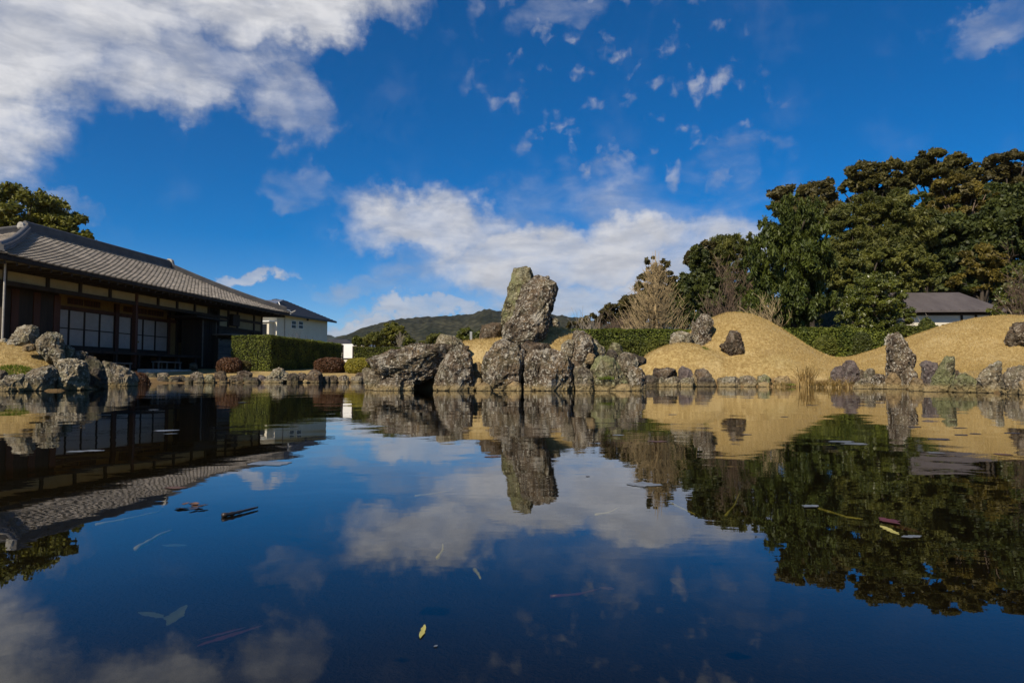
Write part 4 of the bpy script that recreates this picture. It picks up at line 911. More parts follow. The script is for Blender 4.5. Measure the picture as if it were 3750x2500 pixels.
def window(px0, py0, px1, py1, par):
    u0, z1 = wf(px0, py0); u1, z0 = wf(px1, py1)
    fr = MB().box(u0 - .06, -.06, z0 - .06, u1 + .06, .0, z1 + .06).build('window', white_paint, par)
    zm = (z0 + z1) / 2
    for a, b in ((z0, zm - .03), (zm + .03, z1)): MB().box(u0, -.075, a, u1, -.061, b).build('pane', glass_m, fr)
window(1067, 1175, 1081, 1202, wh); window(1093, 1177, 1107, 1203, wh)
u, z = wf(1125, 1170); MB().box(u - .12, -.12, z - .12, u + .12, 0, z + .12).build('vent_cap', dark_tile, wh)
u, z = wf(1041, 1200); MB().tube([(u, -.05, 1.0), (u, -.05, WE - .1)], .045, 6).build('downpipe', stone_lt, wh)
bay = MB().box(-.75, .35, 3.9, -.002, 2.6, 5.5).build('bay_window', white_wall, wh)
MB().box(-.80, .6, 4.3, -.751, 2.3, 5.3).build('pane', glass_m, bay); MB().box(-.95, .2, 5.5, 0, 2.8, 5.6).build('bay_roof', white_paint, bay); MB().box(-.85, .25, 3.78, 0, 2.7, 3.9).build('bay_sill', white_paint, bay)
MB().tube([wf(1021, 1107, -.2)[0:1] + (-.2,) + wf(1021, 1107, -.2)[1:], wf(1024, 1116, -.5)[0:1] + (-.5,) + wf(1024, 1116, -.5)[1:], wf(1052, 1135, -.72)[0:1] + (-.72,) + wf(1052, 1135, -.72)[1:], wf(1062, 1137, -.76)[0:1] + (-.76,) + wf(1062, 1137, -.76)[1:], wf(1065, 1150, -.76)[0:1] + (-.76,) + wf(1065, 1150, -.76)[1:]], .05, 6).build('drain_pipe', white_paint, wh)
# low tiled roof and flat carport roof beyond
c0 = at(1215, 1300, 84); lr = thing('low_house', 'low dark tiled house right of the white house', 'house', (c0.x, c0.y, 0), -.25)
MB().box(-3.4, 0, 0, 3.4, 5, 3.9).build('wall', white_wall, lr)
hip_roof('roof', -4.2, -.8, 4.2, 5.8, 3.9, 5.0, (-1.5, 2.5), (.5, 2.5), dark_tile, lr, 8)
c0 = at(1281, 1300, 58); cp = thing('carport', 'flat white carport roof on thin posts above the hedge', 'carport', (c0.x, c0.y, 0), -.12)
MB().box(-1.3, 0, 2.85, 1.3, 3.4, 3.02).build('roof', white_paint, cp)
for x in (-1.2, 1.12):
    for y in (.1, 3.2): MB().box(x, y, 0.4, x + .08, y + .08, 2.85).build('post', stone_lt, cp)
# pale panel in a dark frame where the hedges meet
c0 = at(1274.5, 1300, 36); g = gz((c0.x, c0.y)); pn = thing('panel_screen', 'pale grey panel in a dark frame between the hedges', 'screen', (c0.x, c0.y, g), -.05)
w, z0, z1 = .235, at(1274, 1311, 36).z - g, at(1274, 1266, 36).z - g
MB().box(-w, -.02, z0, w, .02, z1).build('panel', white_paint, pn)
MB().box(-w - .06, -.03, 0, -w, .03, z1 + .04).build('frame_post', wood_dark, pn); MB().box(w, -.03, 0, w + .06, .03, z1 - .05).build('frame_post', wood_dark, pn)
MB().box(-w - .06, -.025, z0 - .08, w + .06, .025, z0).build('bottom_rail', wood_dark, pn)

# ---- storehouse at right
SA = at(3345, 1190, 34); st = thing('storehouse', 'white walled storehouse with brown roof and red door among the trees', 'storehouse', (SA.x - 0.35, SA.y, .7), -.06)
brown_roof = simple_mat('brown_sheet_roof', (0.085, 0.072, 0.068), (0.13, 0.112, 0.105), 2, 0.6, 0.2, 0.004, (1, .2, 1))
red_door = simple_mat('red_door', (0.20, 0.075, 0.05), (0.30, 0.12, 0.085), 2, 0.7, 0.2, 0.004)
MB().box(.1, .5, 0, 4.5, 4.6, 2.75).build('wall', white_wall, st)
SE = at(3450, 1136, 34).z - .7; SR = at(3450, 1066, 36).z - .7
rf = MB(); V8 = [(-.3, 0, SE), (4.85, 0, SE), (4.2, 2.8, SR), (-.1, 2.8, SR), (4.85, 5.6, SE), (-.3, 5.6, SE)]
rf.v = [v for v in V8] + [(x, y, z - .10) for x, y, z in V8]
rf.f = [(0, 1, 2, 3), (3, 2, 4, 5), (1, 4, 2), (0, 3, 5), (9, 8, 7, 6), (11, 10, 8, 9), (0, 6, 7, 1), (1, 7, 10, 4), (4, 10, 11, 5), (5, 11, 6, 0)]
rfo = rf.build('roof', brown_roof, st)
for k in range(15):
    x = -.1 + k * .45; MB().prism([(x, 0), (x + .03, 0), (x + .03, .025), (x, .025)], 0, 1).build('roof_seam', brown_roof, rfo, M=Matrix(((1, 0, 0, 0), (0, 2.8, 0, 0.0), (0, SR - SE, 1, SE + .003), (0, 0, 0, 1)))) if .0 < x < 4.1 else None
MB().box(.0, .44, 2.62, 4.6, .5, 2.75).build('eave_beam', wood_dark, st)
u0, u1 = (at(3424, 1180, 35).x - st.location.x), (at(3500, 1180, 35).x - st.location.x)
for a, b in ((u0, (u0 + u1) / 2 - .01), ((u0 + u1) / 2 + .01, u1)): MB().box(a, .44, .05, b, .5, 2.05).build('door', red_door, st)
MB().box(u0 - .08, .43, 2.05, u1 + .08, .5, 2.16).build('door_frame', wood_dark, st)
for x in (.15, 2.9, 3.6, 4.35): MB().box(x, .45, .0, x + .1, .499, 2.62).build('post', wood_dark, st)
c0 = at(3700, 1190, 31); sh = thing('shed', 'small white shed glimpsed behind the right mound', 'shed', (c0.x, c0.y, .8), .1)
MB().box(-.9, 0, 0, 2.0, 2.2, 2.0).build('wall', white_wall, sh); MB().prism([(-1.1, 1.95), (2.2, 2.1), (2.2, 2.18), (-1.1, 2.03)], -.25, 2.5).build('roof', brown_roof, sh)

# ---- graves and small stone things behind the hedge
grave_m = simple_mat('grave_stone', (0.24, 0.25, 0.25), (0.40, 0.41, 0.40), 5, 0.6, 0.2, 0.004)
def grave(px, py_top, Y, wpx, lab, tall=False):
    p = at(px, py_top, Y); g = gz((p.x, p.y)); th = thing('gravestone', lab, 'gravestone', (p.x, p.y, g), .08, 'gravestones behind the hedges'); h = p.z - g; w = wpx / FPX * Y / 2
    MB().box(-w * 2.4, -w * 2.4, 0, w * 2.4, w * 2.4, h * .18).build('base', grave_m, th)
    MB().box(-w * 1.7, -w * 1.7, h * .18, w * 1.7, w * 1.7, h * .34).build('plinth', grave_m, th)
    obj('pillar', bbox_mesh('pillar', -w, -w, h * .34, w, w, h, w * .15), grave_m, th)
grave(1725, 1214, 40, 9, 'tall grey grave pillar on steps beside the dark bush, left of the standing stones', True)
grave(2257, 1206, 30, 9, 'leftmost white gravestone top above the hedge by the bare tree')
grave(2303, 1203, 30, 14, 'middle pinkish gravestone top above the hedge by the bare tree')
grave(2331, 1205, 30, 9, 'rightmost white gravestone top above the hedge by the bare tree')
for px0, py0, px1, py1, Y, lab in ((2975, 1290, 3003, 1310, 19.5, 'plain square stone block in the dip between the mounds'), (3004, 1296, 3028, 1312, 19.3, 'stone block with a hollowed front in the dip between the mounds')):
    a, b = at(px0, py1, Y), at(px1, py0, Y); w = (b.x - a.x) / 2; g = gz(((a.x + b.x) / 2, Y)); h = b.z - g
    th = thing('stone_block', lab, 'stone block', ((a.x + b.x) / 2, Y, g - .05))
    obj('block', bbox_mesh('block', -w, 0, 0, w, 2 * w, h * .7, .01), stone_lt, th); obj('cap', bbox_mesh('cap', -w * 1.12, -.02, h * .7, w * 1.12, 2 * w + .02, h + .05, .015), stone_lt, th)
# ================================================================== trees, hedges, grass
def leaf_mat(name, dark, light, trans=0.25, rough=0.55, spec=0.3, tip=None):
    m, t, out = new_mat(name)
    rnd = t.node('ShaderNodeAttribute', attribute_name='rnd').outputs['Fac']
    P = t.node('ShaderNodeNewGeometry').outputs['Position']
    f = t.math('ADD', t.math('MULTIPLY', rnd, 0.75), t.math('MULTIPLY', t.noise(P, 0.9, 3, 0.6), 0.35))
    c = t.mix(t.ramp(f, 0.18, 0.85, False), dark, light)
    if tip: c = t.mix(t.math('MULTIPLY', t.ramp(t.noise(P, 0.55, 2, 0.5), 0.52, 0.66), 0.8), c, tip)
    p = t.node('ShaderNodeBsdfPrincipled'); t.l.new(c, p.inputs['Base Color']); p.inputs['Roughness'].default_value = rough; p.inputs['Specular IOR Level'].default_value = spec
    tr = t.node('ShaderNodeBsdfTranslucent'); t.l.new(t.mix(1.0, c, (1.5, 1.45, 0.6), 'MULTIPLY'), tr.inputs['Color'])
    mx = t.node('ShaderNodeMixShader'); mx.inputs[0].default_value = trans; t.l.new(p.outputs[0], mx.inputs[1]); t.l.new(tr.outputs[0], mx.inputs[2]); t.l.new(mx.outputs[0], out.inputs[0])
    return m
LM = {'camphor': leaf_mat('camphor_leaf', (0.032, 0.046, 0.008), (0.182, 0.176, 0.026)),
      'cypress': leaf_mat('cypress_leaf', (0.020, 0.034, 0.006), (0.092, 0.112, 0.016), 0.15),
      'camellia': leaf_mat('camellia_leaf', (0.026, 0.040, 0.006), (0.125, 0.138, 0.020), 0.15, 0.38, 0.5),
      'dark': leaf_mat('evergreen_leaf', (0.020, 0.032, 0.008), (0.080, 0.092, 0.018)),
      'rust': leaf_mat('rusty_leaf', (0.030, 0.028, 0.009), (0.112, 0.092, 0.026)),
      'bamboo': leaf_mat('bamboo_leaf', (0.036, 0.048, 0.009), (0.160, 0.158, 0.034), 0.3),
      'pine': leaf_mat('umbrella_crown', (0.032, 0.035, 0.009), (0.124, 0.105, 0.023)),
      'gold': leaf_mat('golden_leaf', (0.048, 0.042, 0.009), (0.175, 0.135, 0.022)),
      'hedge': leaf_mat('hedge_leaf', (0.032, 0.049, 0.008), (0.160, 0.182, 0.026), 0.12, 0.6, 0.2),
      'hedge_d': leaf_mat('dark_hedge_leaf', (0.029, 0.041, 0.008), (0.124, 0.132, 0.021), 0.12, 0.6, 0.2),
      'redbush': leaf_mat('red_brown_shrub', (0.040, 0.018, 0.008), (0.115, 0.055, 0.026), 0.15),
      'yellowbush': leaf_mat('yellow_green_shrub', (0.087, 0.088, 0.010), (0.277, 0.236, 0.028), 0.2),
      'lightbush': leaf_mat('light_bush', (0.048, 0.060, 0.011), (0.165, 0.162, 0.032), 0.25),
      'straw': leaf_mat('straw', (0.30, 0.20, 0.075), (0.62, 0.46, 0.21), 0.2, 0.8, 0.1),
      'lawn': leaf_mat('lawn_blade', (0.27, 0.185, 0.065), (0.50, 0.37, 0.155), 0.2, 0.85, 0.1),
      'moss': leaf_mat('green_grass', (0.060, 0.095, 0.008), (0.165, 0.215, 0.025), 0.3, 0.7, 0.2)}
bark = simple_mat('bark', (0.030, 0.024, 0.018), (0.085, 0.068, 0.050), 6, 0.95, 0.6, 0.02, (1, 1, 0.3))
bark_pale = simple_mat('pale_bark', (0.20, 0.165, 0.125), (0.36, 0.31, 0.24), 6, 0.9, 0.4, 0.01, (1, 1, 0.3))
bark_tan = simple_mat('tan_bark', (0.22, 0.160, 0.080), (0.40, 0.305, 0.165), 6, 0.9, 0.3, 0.01, (1, 1, 0.3))
bark_brown = simple_mat('brown_twig', (0.075, 0.050, 0.032), (0.160, 0.115, 0.078), 6, 0.9, 0.3, 0.01)
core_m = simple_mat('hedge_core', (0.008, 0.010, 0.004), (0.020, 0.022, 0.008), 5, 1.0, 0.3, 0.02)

def unit(rs, n): v = rs.normal(size=(n, 3)); return v / np.linalg.norm(v, axis=1)[:, None]
def quads(pos, T, Bv, L, Wd, rnd):
    """diamond leaves"""
    n = len(pos); L = np.broadcast_to(L, n)[:, None]; Wd = np.broadcast_to(Wd, n)[:, None]
    V = np.stack([pos - T * L, pos + Bv * Wd - T * L * 0.1, pos + T * L, pos - Bv * Wd - T * L * 0.1], 1).reshape(-1, 3)
    return V, np.arange(n * 4).reshape(n, 4), rnd
def frame(N, rs, up=0.0):
    r = rs.normal(size=N.shape); r[:, 2] += up
    T = r - (r * N).sum(1)[:, None] * N; T /= np.linalg.norm(T, axis=1)[:, None] + 1e-9
    return T, np.cross(N, T)
def ell(e, Y, seed_dep=1.0):
    cx, cy, rx, ry = e[:4]; dy = e[4] if len(e) > 4 else 0.0
    c = at(cx, cy, Y + dy); k = (Y + dy) / FPX; return np.array([c.x, c.y, c.z]), np.array([rx * k, (rx + ry) / 2 * k * seed_dep, ry * k])
def sub_clumps(ells, m, frac, rs, inner=0.55):
    C = []; R = []
    A_ = np.array([r[0] * r[2] for _, r in ells]); A_ = A_ / A_.sum()
    for (c, r), a in zip(ells, A_):
        k = max(3, int(round(m * a))); d = unit(rs, k); d[:, 2] = d[:, 2] * 0.95 + 0.06
        rad = inner + (1 - inner) * rs.rand(k) ** 0.6
        rr = frac * (r.min() * 0.5 + r.mean() * 0.5) * rs.uniform(0.65, 1.3, k)
        C.append(c + d * np.maximum(r - rr[:, None] * 0.8, r * 0.25) * rad[:, None]); R.append(rr)
    return np.concatenate(C), np.concatenate(R)
def foliage(C, R, n, L, aspect, rs, squash=0.85, up=0.0, outward=0.9, shell=0.6):
    w = R ** 2; idx = rs.choice(len(R), n, p=w / w.sum())
    d = unit(rs, n); d[:, 2] = np.where(d[:, 2] < -0.2, -d[:, 2] * rs.uniform(-1, 1, n), d[:, 2])
    rad = R[idx] * (shell + (1.08 - shell) * rs.rand(n))
    cs = rs.uniform(.55, 1.5, (len(R), 3)); cs[:, 2] = rs.uniform(.5, 1.15, len(R)); lsz = rs.uniform(.7, 1.35, len(R))
    pos = C[idx] + d * cs[idx] * rad[:, None] * np.array([1, 1, squash]) + rs.normal(size=(n, 3)) * (R[idx] * .22)[:, None]
    N = d * outward + unit(rs, n) * 0.9; N /= np.linalg.norm(N, axis=1)[:, None]
    T, Bv = frame(N, rs, up)
    crnd = rs.rand(len(R))[idx]
    Ls = L * rs.uniform(0.55, 1.35, n) * lsz[idx]
    return quads(pos, T, Bv, Ls, Ls * aspect, np.clip(0.55 * crnd + 0.45 * rs.rand(n), 0, 1))
def add_np(name, parts, mat, parent=None, base=None):
    V = []; F = []; A_ = []; b = 0
    for v, f, a in parts: V.append(v); F.append(f + b); A_.append(a); b += len(v)
    V = np.concatenate(V)
    if base is not None: V = V - np.array(base)
    return obj(name, np_mesh(name, V, np.concatenate(F), False, np.concatenate(A_)), mat, parent)
def limbs(base, C, R, r0, rs, k=9, fork=0.4):
    """tapered trunk with limbs running into the foliage clumps"""
    mb = MB(); base = np.array(base); cen = (C * R[:, None]).sum(0) / R.sum()
    top = np.array([base[0] * .4 + cen[0] * .6, base[1] * .4 + cen[1] * .6, base[2] + (C[:, 2].max() - base[2]) * 0.72])
    pts = [base + (top - base) * s + np.array([math.sin(3 * s + base[0]) * .12, math.cos(2 * s) * .12, 0]) * (s * (1 - s)) * 4 * r0 * 3 for s in np.linspace(0, 1, 6)]
    mb.tube(pts, [r0 * (1.25 - .95 * s) for s in np.linspace(0, 1, 6)], 8)
    for i in rs.choice(len(C), min(k, len(C)), replace=False):
        s = rs.uniform(fork, .9); a = base + (top - base) * s; e = C[i]; mid = (a + e) / 2 + np.array([0, 0, .12 * np.linalg.norm(e - a)])
        rr = r0 * (1.25 - .95 * s) * .55
        mb.tube([a, mid * .6 + a * .4, mid * .7 + e * .3, e], [rr, rr * .75, rr * .5, rr * .2], 5)
    mb.v = [tuple(np.array(v) - base) for v in mb.v]; return mb
def tree(name, label, bx, Y, ells, mat, n, L, aspect=0.5, m=40, frac=0.3, seed=1, r0=0.18, group=None, squash=.85, up=0.0, base_z=None, bmat=None, inner=.55, cat='tree', shell=.6, dep=1.0, k=9, gbase=None):
    rs = np.random.RandomState(seed); E = [ell(e, Y, dep) for e in ells]
    C, R = sub_clumps(E, int(m * 2.4), frac * .68, rs, inner * .8)
    n = int(n * 1.7); L = L * .70
    x = at(bx, 1200, Y).x; z = gz((x, Y)) if base_z is None else base_z; base = (x, Y, z - .05)
    th = thing(name, label, cat, base, 0, group)
    limbs(base, C, R, r0, rs, k).build('trunk', bmat or bark, th, True)
    add_np('crown', [foliage(C, R, n, L, aspect, rs, squash, up, shell=shell)], LM[mat], th, base)
    return th
GT = 'trees of the wooded hillside'
# ---- behind the house
tree('camphor_tree', 'olive green camphor tree rising behind the tiled roof', 70, 52, [(70, 780, 170, 105), (215, 810, 100, 85), (285, 850, 60, 80), (-90, 820, 160, 130), (110, 900, 200, 90), (240, 890, 110, 70), (170, 850, 120, 80)], 'camphor', 26000, .22, .55, 90, .30, 21, .5)
# ---- wooded hill on the right, back to front
tree('umbrella_tree', 'flat crowned dark tree on the hill skyline, left of three', 3215, 53, [(3175, 635, 85, 48), (3275, 632, 75, 46), (3115, 690, 50, 34), (3230, 690, 110, 40), (3160, 740, 60, 30)], 'pine', 14000, .26, .5, 70, .27, 31, .4, GT, .7, k=18, inner=.75)
tree('umbrella_tree', 'broad flat crowned dark tree, highest on the hill skyline', 3440, 54, [(3435, 595, 105, 48), (3370, 640, 60, 36), (3530, 630, 65, 40), (3450, 650, 120, 34)], 'pine', 14000, .26, .5, 70, .27, 32, .4, GT, .7, k=18, inner=.75)
tree('umbrella_tree', 'brownish flat crowned tree cut by the right edge on the skyline', 3700, 54, [(3700, 600, 110, 50), (3620, 650, 60, 50), (3760, 680, 90, 70), (3680, 720, 80, 50)], 'rust', 14000, .26, .5, 70, .27, 33, .4, GT, .7, k=16, inner=.7)
tree('evergreen_tree', 'rust tinged evergreen crown behind the big cypress', 2960, 46, [(2890, 720, 85, 55), (3000, 715, 75, 70), (3050, 790, 50, 90), (2960, 790, 110, 80), (2850, 760, 40, 40)], 'rust', 16000, .24, .5, 70, .28, 34, .35, GT)
tree('bamboo_clump', 'pale feathery bamboo clump right of the cypress top', 3130, 43, [(3100, 830, 70, 90), (3180, 760, 60, 70), (3060, 930, 60, 90), (3150, 920, 90, 90)], 'bamboo', 20000, .22, .22, 80, .26, 35, .15, GT, 1.2, .4)
tree('bamboo_clump', 'green bamboo thicket in the middle of the hillside', 3290, 43, [(3280, 790, 90, 100), (3360, 850, 80, 100), (3260, 900, 100, 90)], 'bamboo', 18000, .22, .22, 80, .26, 36, .15, GT, 1.2, .4)
tree('golden_tree', 'yellow brown tree with bare limbs high on the hillside', 3520, 47, [(3500, 700, 100, 60), (3420, 770, 60, 40), (3600, 730, 60, 40), (3540, 790, 90, 40)], 'gold', 6500, .24, .5, 40, .28, 37, .3, GT, k=26, inner=.8, bmat=bark_brown)
tree('evergreen_tree', 'dark evergreen filling the hillside below the golden tree', 3480, 44, [(3470, 880, 120, 110), (3400, 960, 90, 80), (3560, 930, 110, 110), (3490, 1010, 130, 60)], 'dark', 20000, .24, .5, 90, .26, 38, .35, GT)
tree('evergreen_tree', 'very dark evergreen at the right edge of the hillside', 3690, 43, [(3680, 850, 110, 130), (3740, 980, 90, 130), (3640, 980, 90, 110), (3790, 780, 90, 120)], 'dark', 20000, .24, .5, 90, .26, 39, .35, GT)
tree('evergreen_tree', 'orange flecked evergreen above the storehouse', 3600, 40, [(3590, 960, 90, 70), (3660, 1030, 90, 50), (3540, 1040, 90, 40)], 'gold', 5000, .2, .5, 50, .24, 40, .2, GT, inner=.7)
tree('leafy_tree', 'mid green leafy tree between the cypress and the bamboo', 3130, 38, [(3120, 1000, 90, 80), (3230, 960, 90, 70), (3320, 960, 80, 70), (3180, 1060, 110, 60), (3300, 1040, 80, 60)], 'lightbush', 22000, .17, .45, 110, .22, 41, .25, GT)
tree('leafy_tree', 'yellow green young tree directly above the storehouse roof', 3400, 38, [(3395, 985, 45, 60), (3380, 1040, 60, 40)], 'lightbush', 6500, .15, .5, 40, .26, 42, .12, GT)
tree('evergreen_tree', 'dark slim evergreen left of the big cypress', 2570, 34, [(2590, 1090, 60, 110), (2560, 960, 40, 70), (2585, 1170, 75, 50), (2550, 1040, 45, 60)], 'dark', 16000, .17, .45, 80, .26, 43, .2, GT)
tree('evergreen_tree', 'brown topped conifer with knobbly tip left of the bamboo', 2555, 38, [(2560, 915, 40, 22), (2590, 900, 30, 22), (2530, 950, 30, 28), (2590, 960, 35, 40)], 'rust', 6000, .18, .5, 36, .32, 44, .2, GT)
tree('bamboo_clump', 'pale green bamboo plumes left of the cypress', 2650, 42, [(2640, 930, 60, 70), (2700, 910, 45, 62), (2630, 1000, 60, 60), (2738, 885, 22, 42)], 'bamboo', 14000, .2, .2, 60, .28, 45, .12, GT, 1.3, .5)
tree('dark_conifer', 'dark brown green conifer behind the bare tan tree', 2400, 40, [(2400, 1120, 125, 75), (2400, 1040, 85, 60), (2395, 975, 40, 50), (2430, 985, 28, 40), (2320, 1130, 65, 65), (2480, 1110, 70, 90)], 'rust', 24000, .18, .45, 110, .22, 46, .25, GT)
tree('hillside_shrub', 'low green brown shrubs on the slope left of the bare tan tree', 2240, 46, [(2250, 1150, 55, 45), (2180, 1175, 60, 28), (2310, 1165, 60, 50), (2120, 1190, 50, 18)], 'rust', 12000, .17, .5, 70, .26, 47, .1, GT, cat='shrub')
tree('cypress_tree', 'great dark green cypress with upright tufts', 2890, 32, [(2890, 1120, 178, 110), (2893, 970, 172, 140), (2900, 840, 130, 110), (2885, 765, 65, 60), (2970, 800, 70, 70)], 'cypress', 40000, .17, .26, 260, .13, 48, .35, GT, 2.7, 2.6, shell=.4)
tree('camellia_tree', 'round glossy broadleaf tree before the storehouse', 3215, 23, [(3195, 1100, 130, 95), (3210, 1035, 95, 50), (3130, 1170, 80, 80), (3270, 1170, 75, 80), (3200, 1210, 110, 50)], 'camellia', 30000, .062, .5, 150, .2, 49, .11, shell=.5, k=14)
tree('leafy_tree', 'small green tree cut by the right edge above the right mound', 3720, 26, [(3700, 1090, 75, 60), (3740, 1020, 60, 70), (3680, 1140, 60, 40), (3790, 1080, 70, 90)], 'camellia', 12000, .085, .45, 70, .24, 50, .09, bmat=bark_pale, k=12)
tree('evergreen_tree', 'small dark evergreen at the left foot of the cypress', 2735, 35, [(2735, 1110, 55, 75), (2720, 1160, 60, 45)], 'dark', 9000, .16, .5, 60, .26, 66, .15, GT)
tree('leafy_bush', 'green bush at the foot of the cypress by the middle mound', 2740, 27, [(2720, 1165, 40, 28), (2690, 1180, 35, 20)], 'camellia', 5000, .08, .5, 30, .3, 51, .05, cat='bush')
tree('evergreen_tree', 'shadowy evergreen behind the bamboo filling the middle of the hill', 3150, 49, [(3080, 1000, 130, 130), (3260, 980, 140, 150), (3420, 960, 120, 150), (3200, 840, 120, 90)], 'dark', 22000, .3, .5, 90, .24, 61, .35, GT)
tree('evergreen_tree', 'shadowy evergreen behind the golden tree under the skyline', 3560, 51, [(3560, 780, 150, 100), (3680, 760, 110, 110), (3420, 760, 110, 80), (3560, 900, 160, 90)], 'dark', 20000, .3, .5, 90, .24, 62, .35, GT)
tree('evergreen_tree', 'low dark evergreen behind the storehouse ridge', 3550, 41, [(3480, 1050, 120, 45), (3640, 1060, 120, 50), (3740, 1080, 90, 70)], 'dark', 14000, .22, .5, 80, .24, 63, .2, GT)
tree('evergreen_tree', 'dark undergrowth tree between the slim evergreen and the cypress', 2660, 38, [(2660, 1100, 80, 80), (2720, 1020, 60, 90), (2620, 1160, 90, 40)], 'dark', 14000, .18, .5, 80, .24, 64, .2, GT)
tree('evergreen_tree', 'dark green tree filling the gap between conifer and slim evergreen', 2500, 37, [(2500, 1110, 50, 80), (2515, 1050, 35, 60), (2490, 1170, 60, 40)], 'dark', 9000, .18, .5, 60, .26, 65, .18, GT)
# ---- left background
tree('leafy_tree', 'bright green tree on the plain left of the islet', 1440, 50, [(1440, 1215, 45, 38), (1470, 1240, 35, 30), (1410, 1235, 40, 28), (1420, 1258, 60, 18)], 'camphor', 14000, .13, .5, 70, .26, 52, .15)
tree('light_bush', 'pale olive bush left of the bright green tree', 1365, 47, [(1370, 1240, 35, 28), (1340, 1252, 28, 20), (1390, 1225, 20, 18)], 'lightbush', 9000, .12, .45, 50, .28, 53, .08, cat='bush')
tree('dark_bush', 'dark clipped bush next to the flat carport roof', 1308, 44, [(1308, 1245, 20, 16), (1310, 1258, 24, 12)], 'hedge_d', 5000, .1, .5, 30, .35, 54, .06, cat='bush')
tree('leafy_tree', 'dark green tree behind the tall grave pillar', 1735, 44, [(1705, 1228, 34, 30), (1765, 1234, 32, 28), (1735, 1245, 50, 20)], 'camellia', 12000, .11, .5, 60, .28, 55, .12)
tree('dark_bush', 'squared dark bush right of the bright green tree', 1495, 42, [(1495, 1250, 28, 15), (1480, 1256, 22, 12)], 'hedge_d', 6000, .1, .5, 36, .35, 56, .06, cat='bush')
tree('light_bush', 'thin yellowish bush left of the white knob on the islet', 1600, 60, [(1600, 1240, 42, 22), (1560, 1252, 30, 12)], 'lightbush', 6000, .12, .35, 40, .3, 57, .08, cat='bush', inner=.7)

# ---- bare trees
def bare(name, label, bx, Y, top_px, half_px, seed, mat, levels=4, r0=.06, cat='tree', group=None, spread=.55, base_z=None, n0=7, lean=0.0, thin=.0055, upb=.25, bpx=1200):
    rs = np.random.RandomState(seed); x = at(bx, bpx, Y).x; z = gz((x, Y)) if base_z is None else base_z
    H = at(bx, top_px, Y).z - z; S = half_px / FPX * Y; tr = MB(); br = MB()
    def grow(mb, p, d, ln, r, lv):
        pts = [p]; rr = [r]; q = p.copy(); dd = d.copy()
        for s in range(4):
            dd = dd + rs.normal(size=3) * .13 + np.array([0, 0, upb * .25]); dd /= np.linalg.norm(dd); q = q + dd * ln / 4; pts.append(q.copy()); rr.append(max(thin, r * (1 - .16 * (s + 1))))
        mb.tube(pts, rr, 5 if r > .02 else 3, False)
        if lv <= 0: return
        for k in range(rs.randint(3, 5)):
            i = rs.randint(1, 5); a = rs.normal(size=3); a[2] = abs(a[2]) * .6 + upb; a /= np.linalg.norm(a)
            nd = dd * (1 - spread) + a * spread; nd /= np.linalg.norm(nd); grow(br, pts[i], nd, ln * rs.uniform(.55, .8), max(thin, rr[i] * .62), lv - 1)
    grow(tr, np.zeros(3), np.array([lean, 0, 1.0]), H * .32, r0, 0)
    p0 = np.array(tr.v[-1])
    for k in range(n0):
        w = 2 * math.pi * k / n0 + rs.uniform(-.4, .4); d = np.array([math.cos(w) * S / H * 1.5, math.sin(w) * S / H * 1.5, rs.uniform(.55, 1.1)]); d /= np.linalg.norm(d)
        grow(br, p0 * rs.uniform(.55, 1.0), d, H * rs.uniform(.30, .42), r0 * .55, levels - 1)
    V = np.array(br.v); zs = H / max(V[:, 2].max(), .1); xs = S / max(np.quantile(np.abs(V[:, 0] - lean), .985), .1)
    for mb in (tr, br): mb.v = [(a * xs, b * xs, c * zs) for a, b, c in mb.v]
    th = thing(name, label, cat, (x, Y, z - .03), 0, group); tr.build('trunk', mat, th, True); br.build('branches', mat, th); return th
bare('bare_tree', 'small bare tan tree in front of the cypress', 2790, 26, 1068, 90, 5, bark_tan, 4, .05, n0=8, thin=.006)
bare('bare_tree', 'brown bare tree tangle left of the cypress', 2690, 35, 905, 95, 6, bark_brown, 4, .10, n0=9, thin=.011, group=GT)
bare('bare_tree', 'second brown bare tree low beside the dark slim evergreen', 2650, 31, 1020, 90, 16, bark_brown, 4, .08, n0=9, thin=.009, group=GT)
bare('bare_sapling', 'whitish bare sapling behind the hedge, right of the standing stones', 2150, 29, 1118, 60, 8, bark_pale, 3, .035, n0=6, thin=.006)
bare('bare_sapling', 'brownish bare shrub left of the bare tan tree', 2240, 33, 1120, 70, 9, bark_brown, 4, .04, n0=9, thin=.008, cat='shrub')
bare('bare_sapling', 'second brownish bare shrub touching the bare tan tree', 2310, 34, 1130, 60, 19, bark_brown, 4, .04, n0=9, thin=.008, cat='shrub')
bare('drooping_tree', 'bare drooping tree over the right mound at the picture edge', 3760, 22, 860, 95, 12, bark_brown, 4, .06, n0=9, thin=.006, spread=.6, upb=-.05)
bare('bare_shrub', 'thin bare branches hanging before the storehouse wall', 3345, 24, 1110, 60, 13, bark_pale, 3, .03, n0=7, thin=.005, upb=-.1, cat='shrub')
bare('bare_tree', 'thin dead tree behind the hedge left of the islet', 1462, 40, 1205, 22, 14, bark_pale, 3, .03, n0=6, thin=.008)
for i, (bx, tp, hp, lab) in enumerate(((1068, 1218, 14, 'sparse twiggy shrub above the tall hedge, first from the left'), (1092, 1208, 18, 'tallest twiggy shrub above the tall hedge, before the white house'), (1122, 1226, 18, 'third twiggy shrub above the tall hedge'), (1162, 1232, 14, 'last twiggy shrub above the tall hedge, nearest the wall corner'))):
    t_ = bare('garden_shrub', lab, bx, 44, tp, hp, 60 + i, bark_brown, 3, .03, 'shrub', 'garden shrubs of the white house', n0=6, thin=.008)
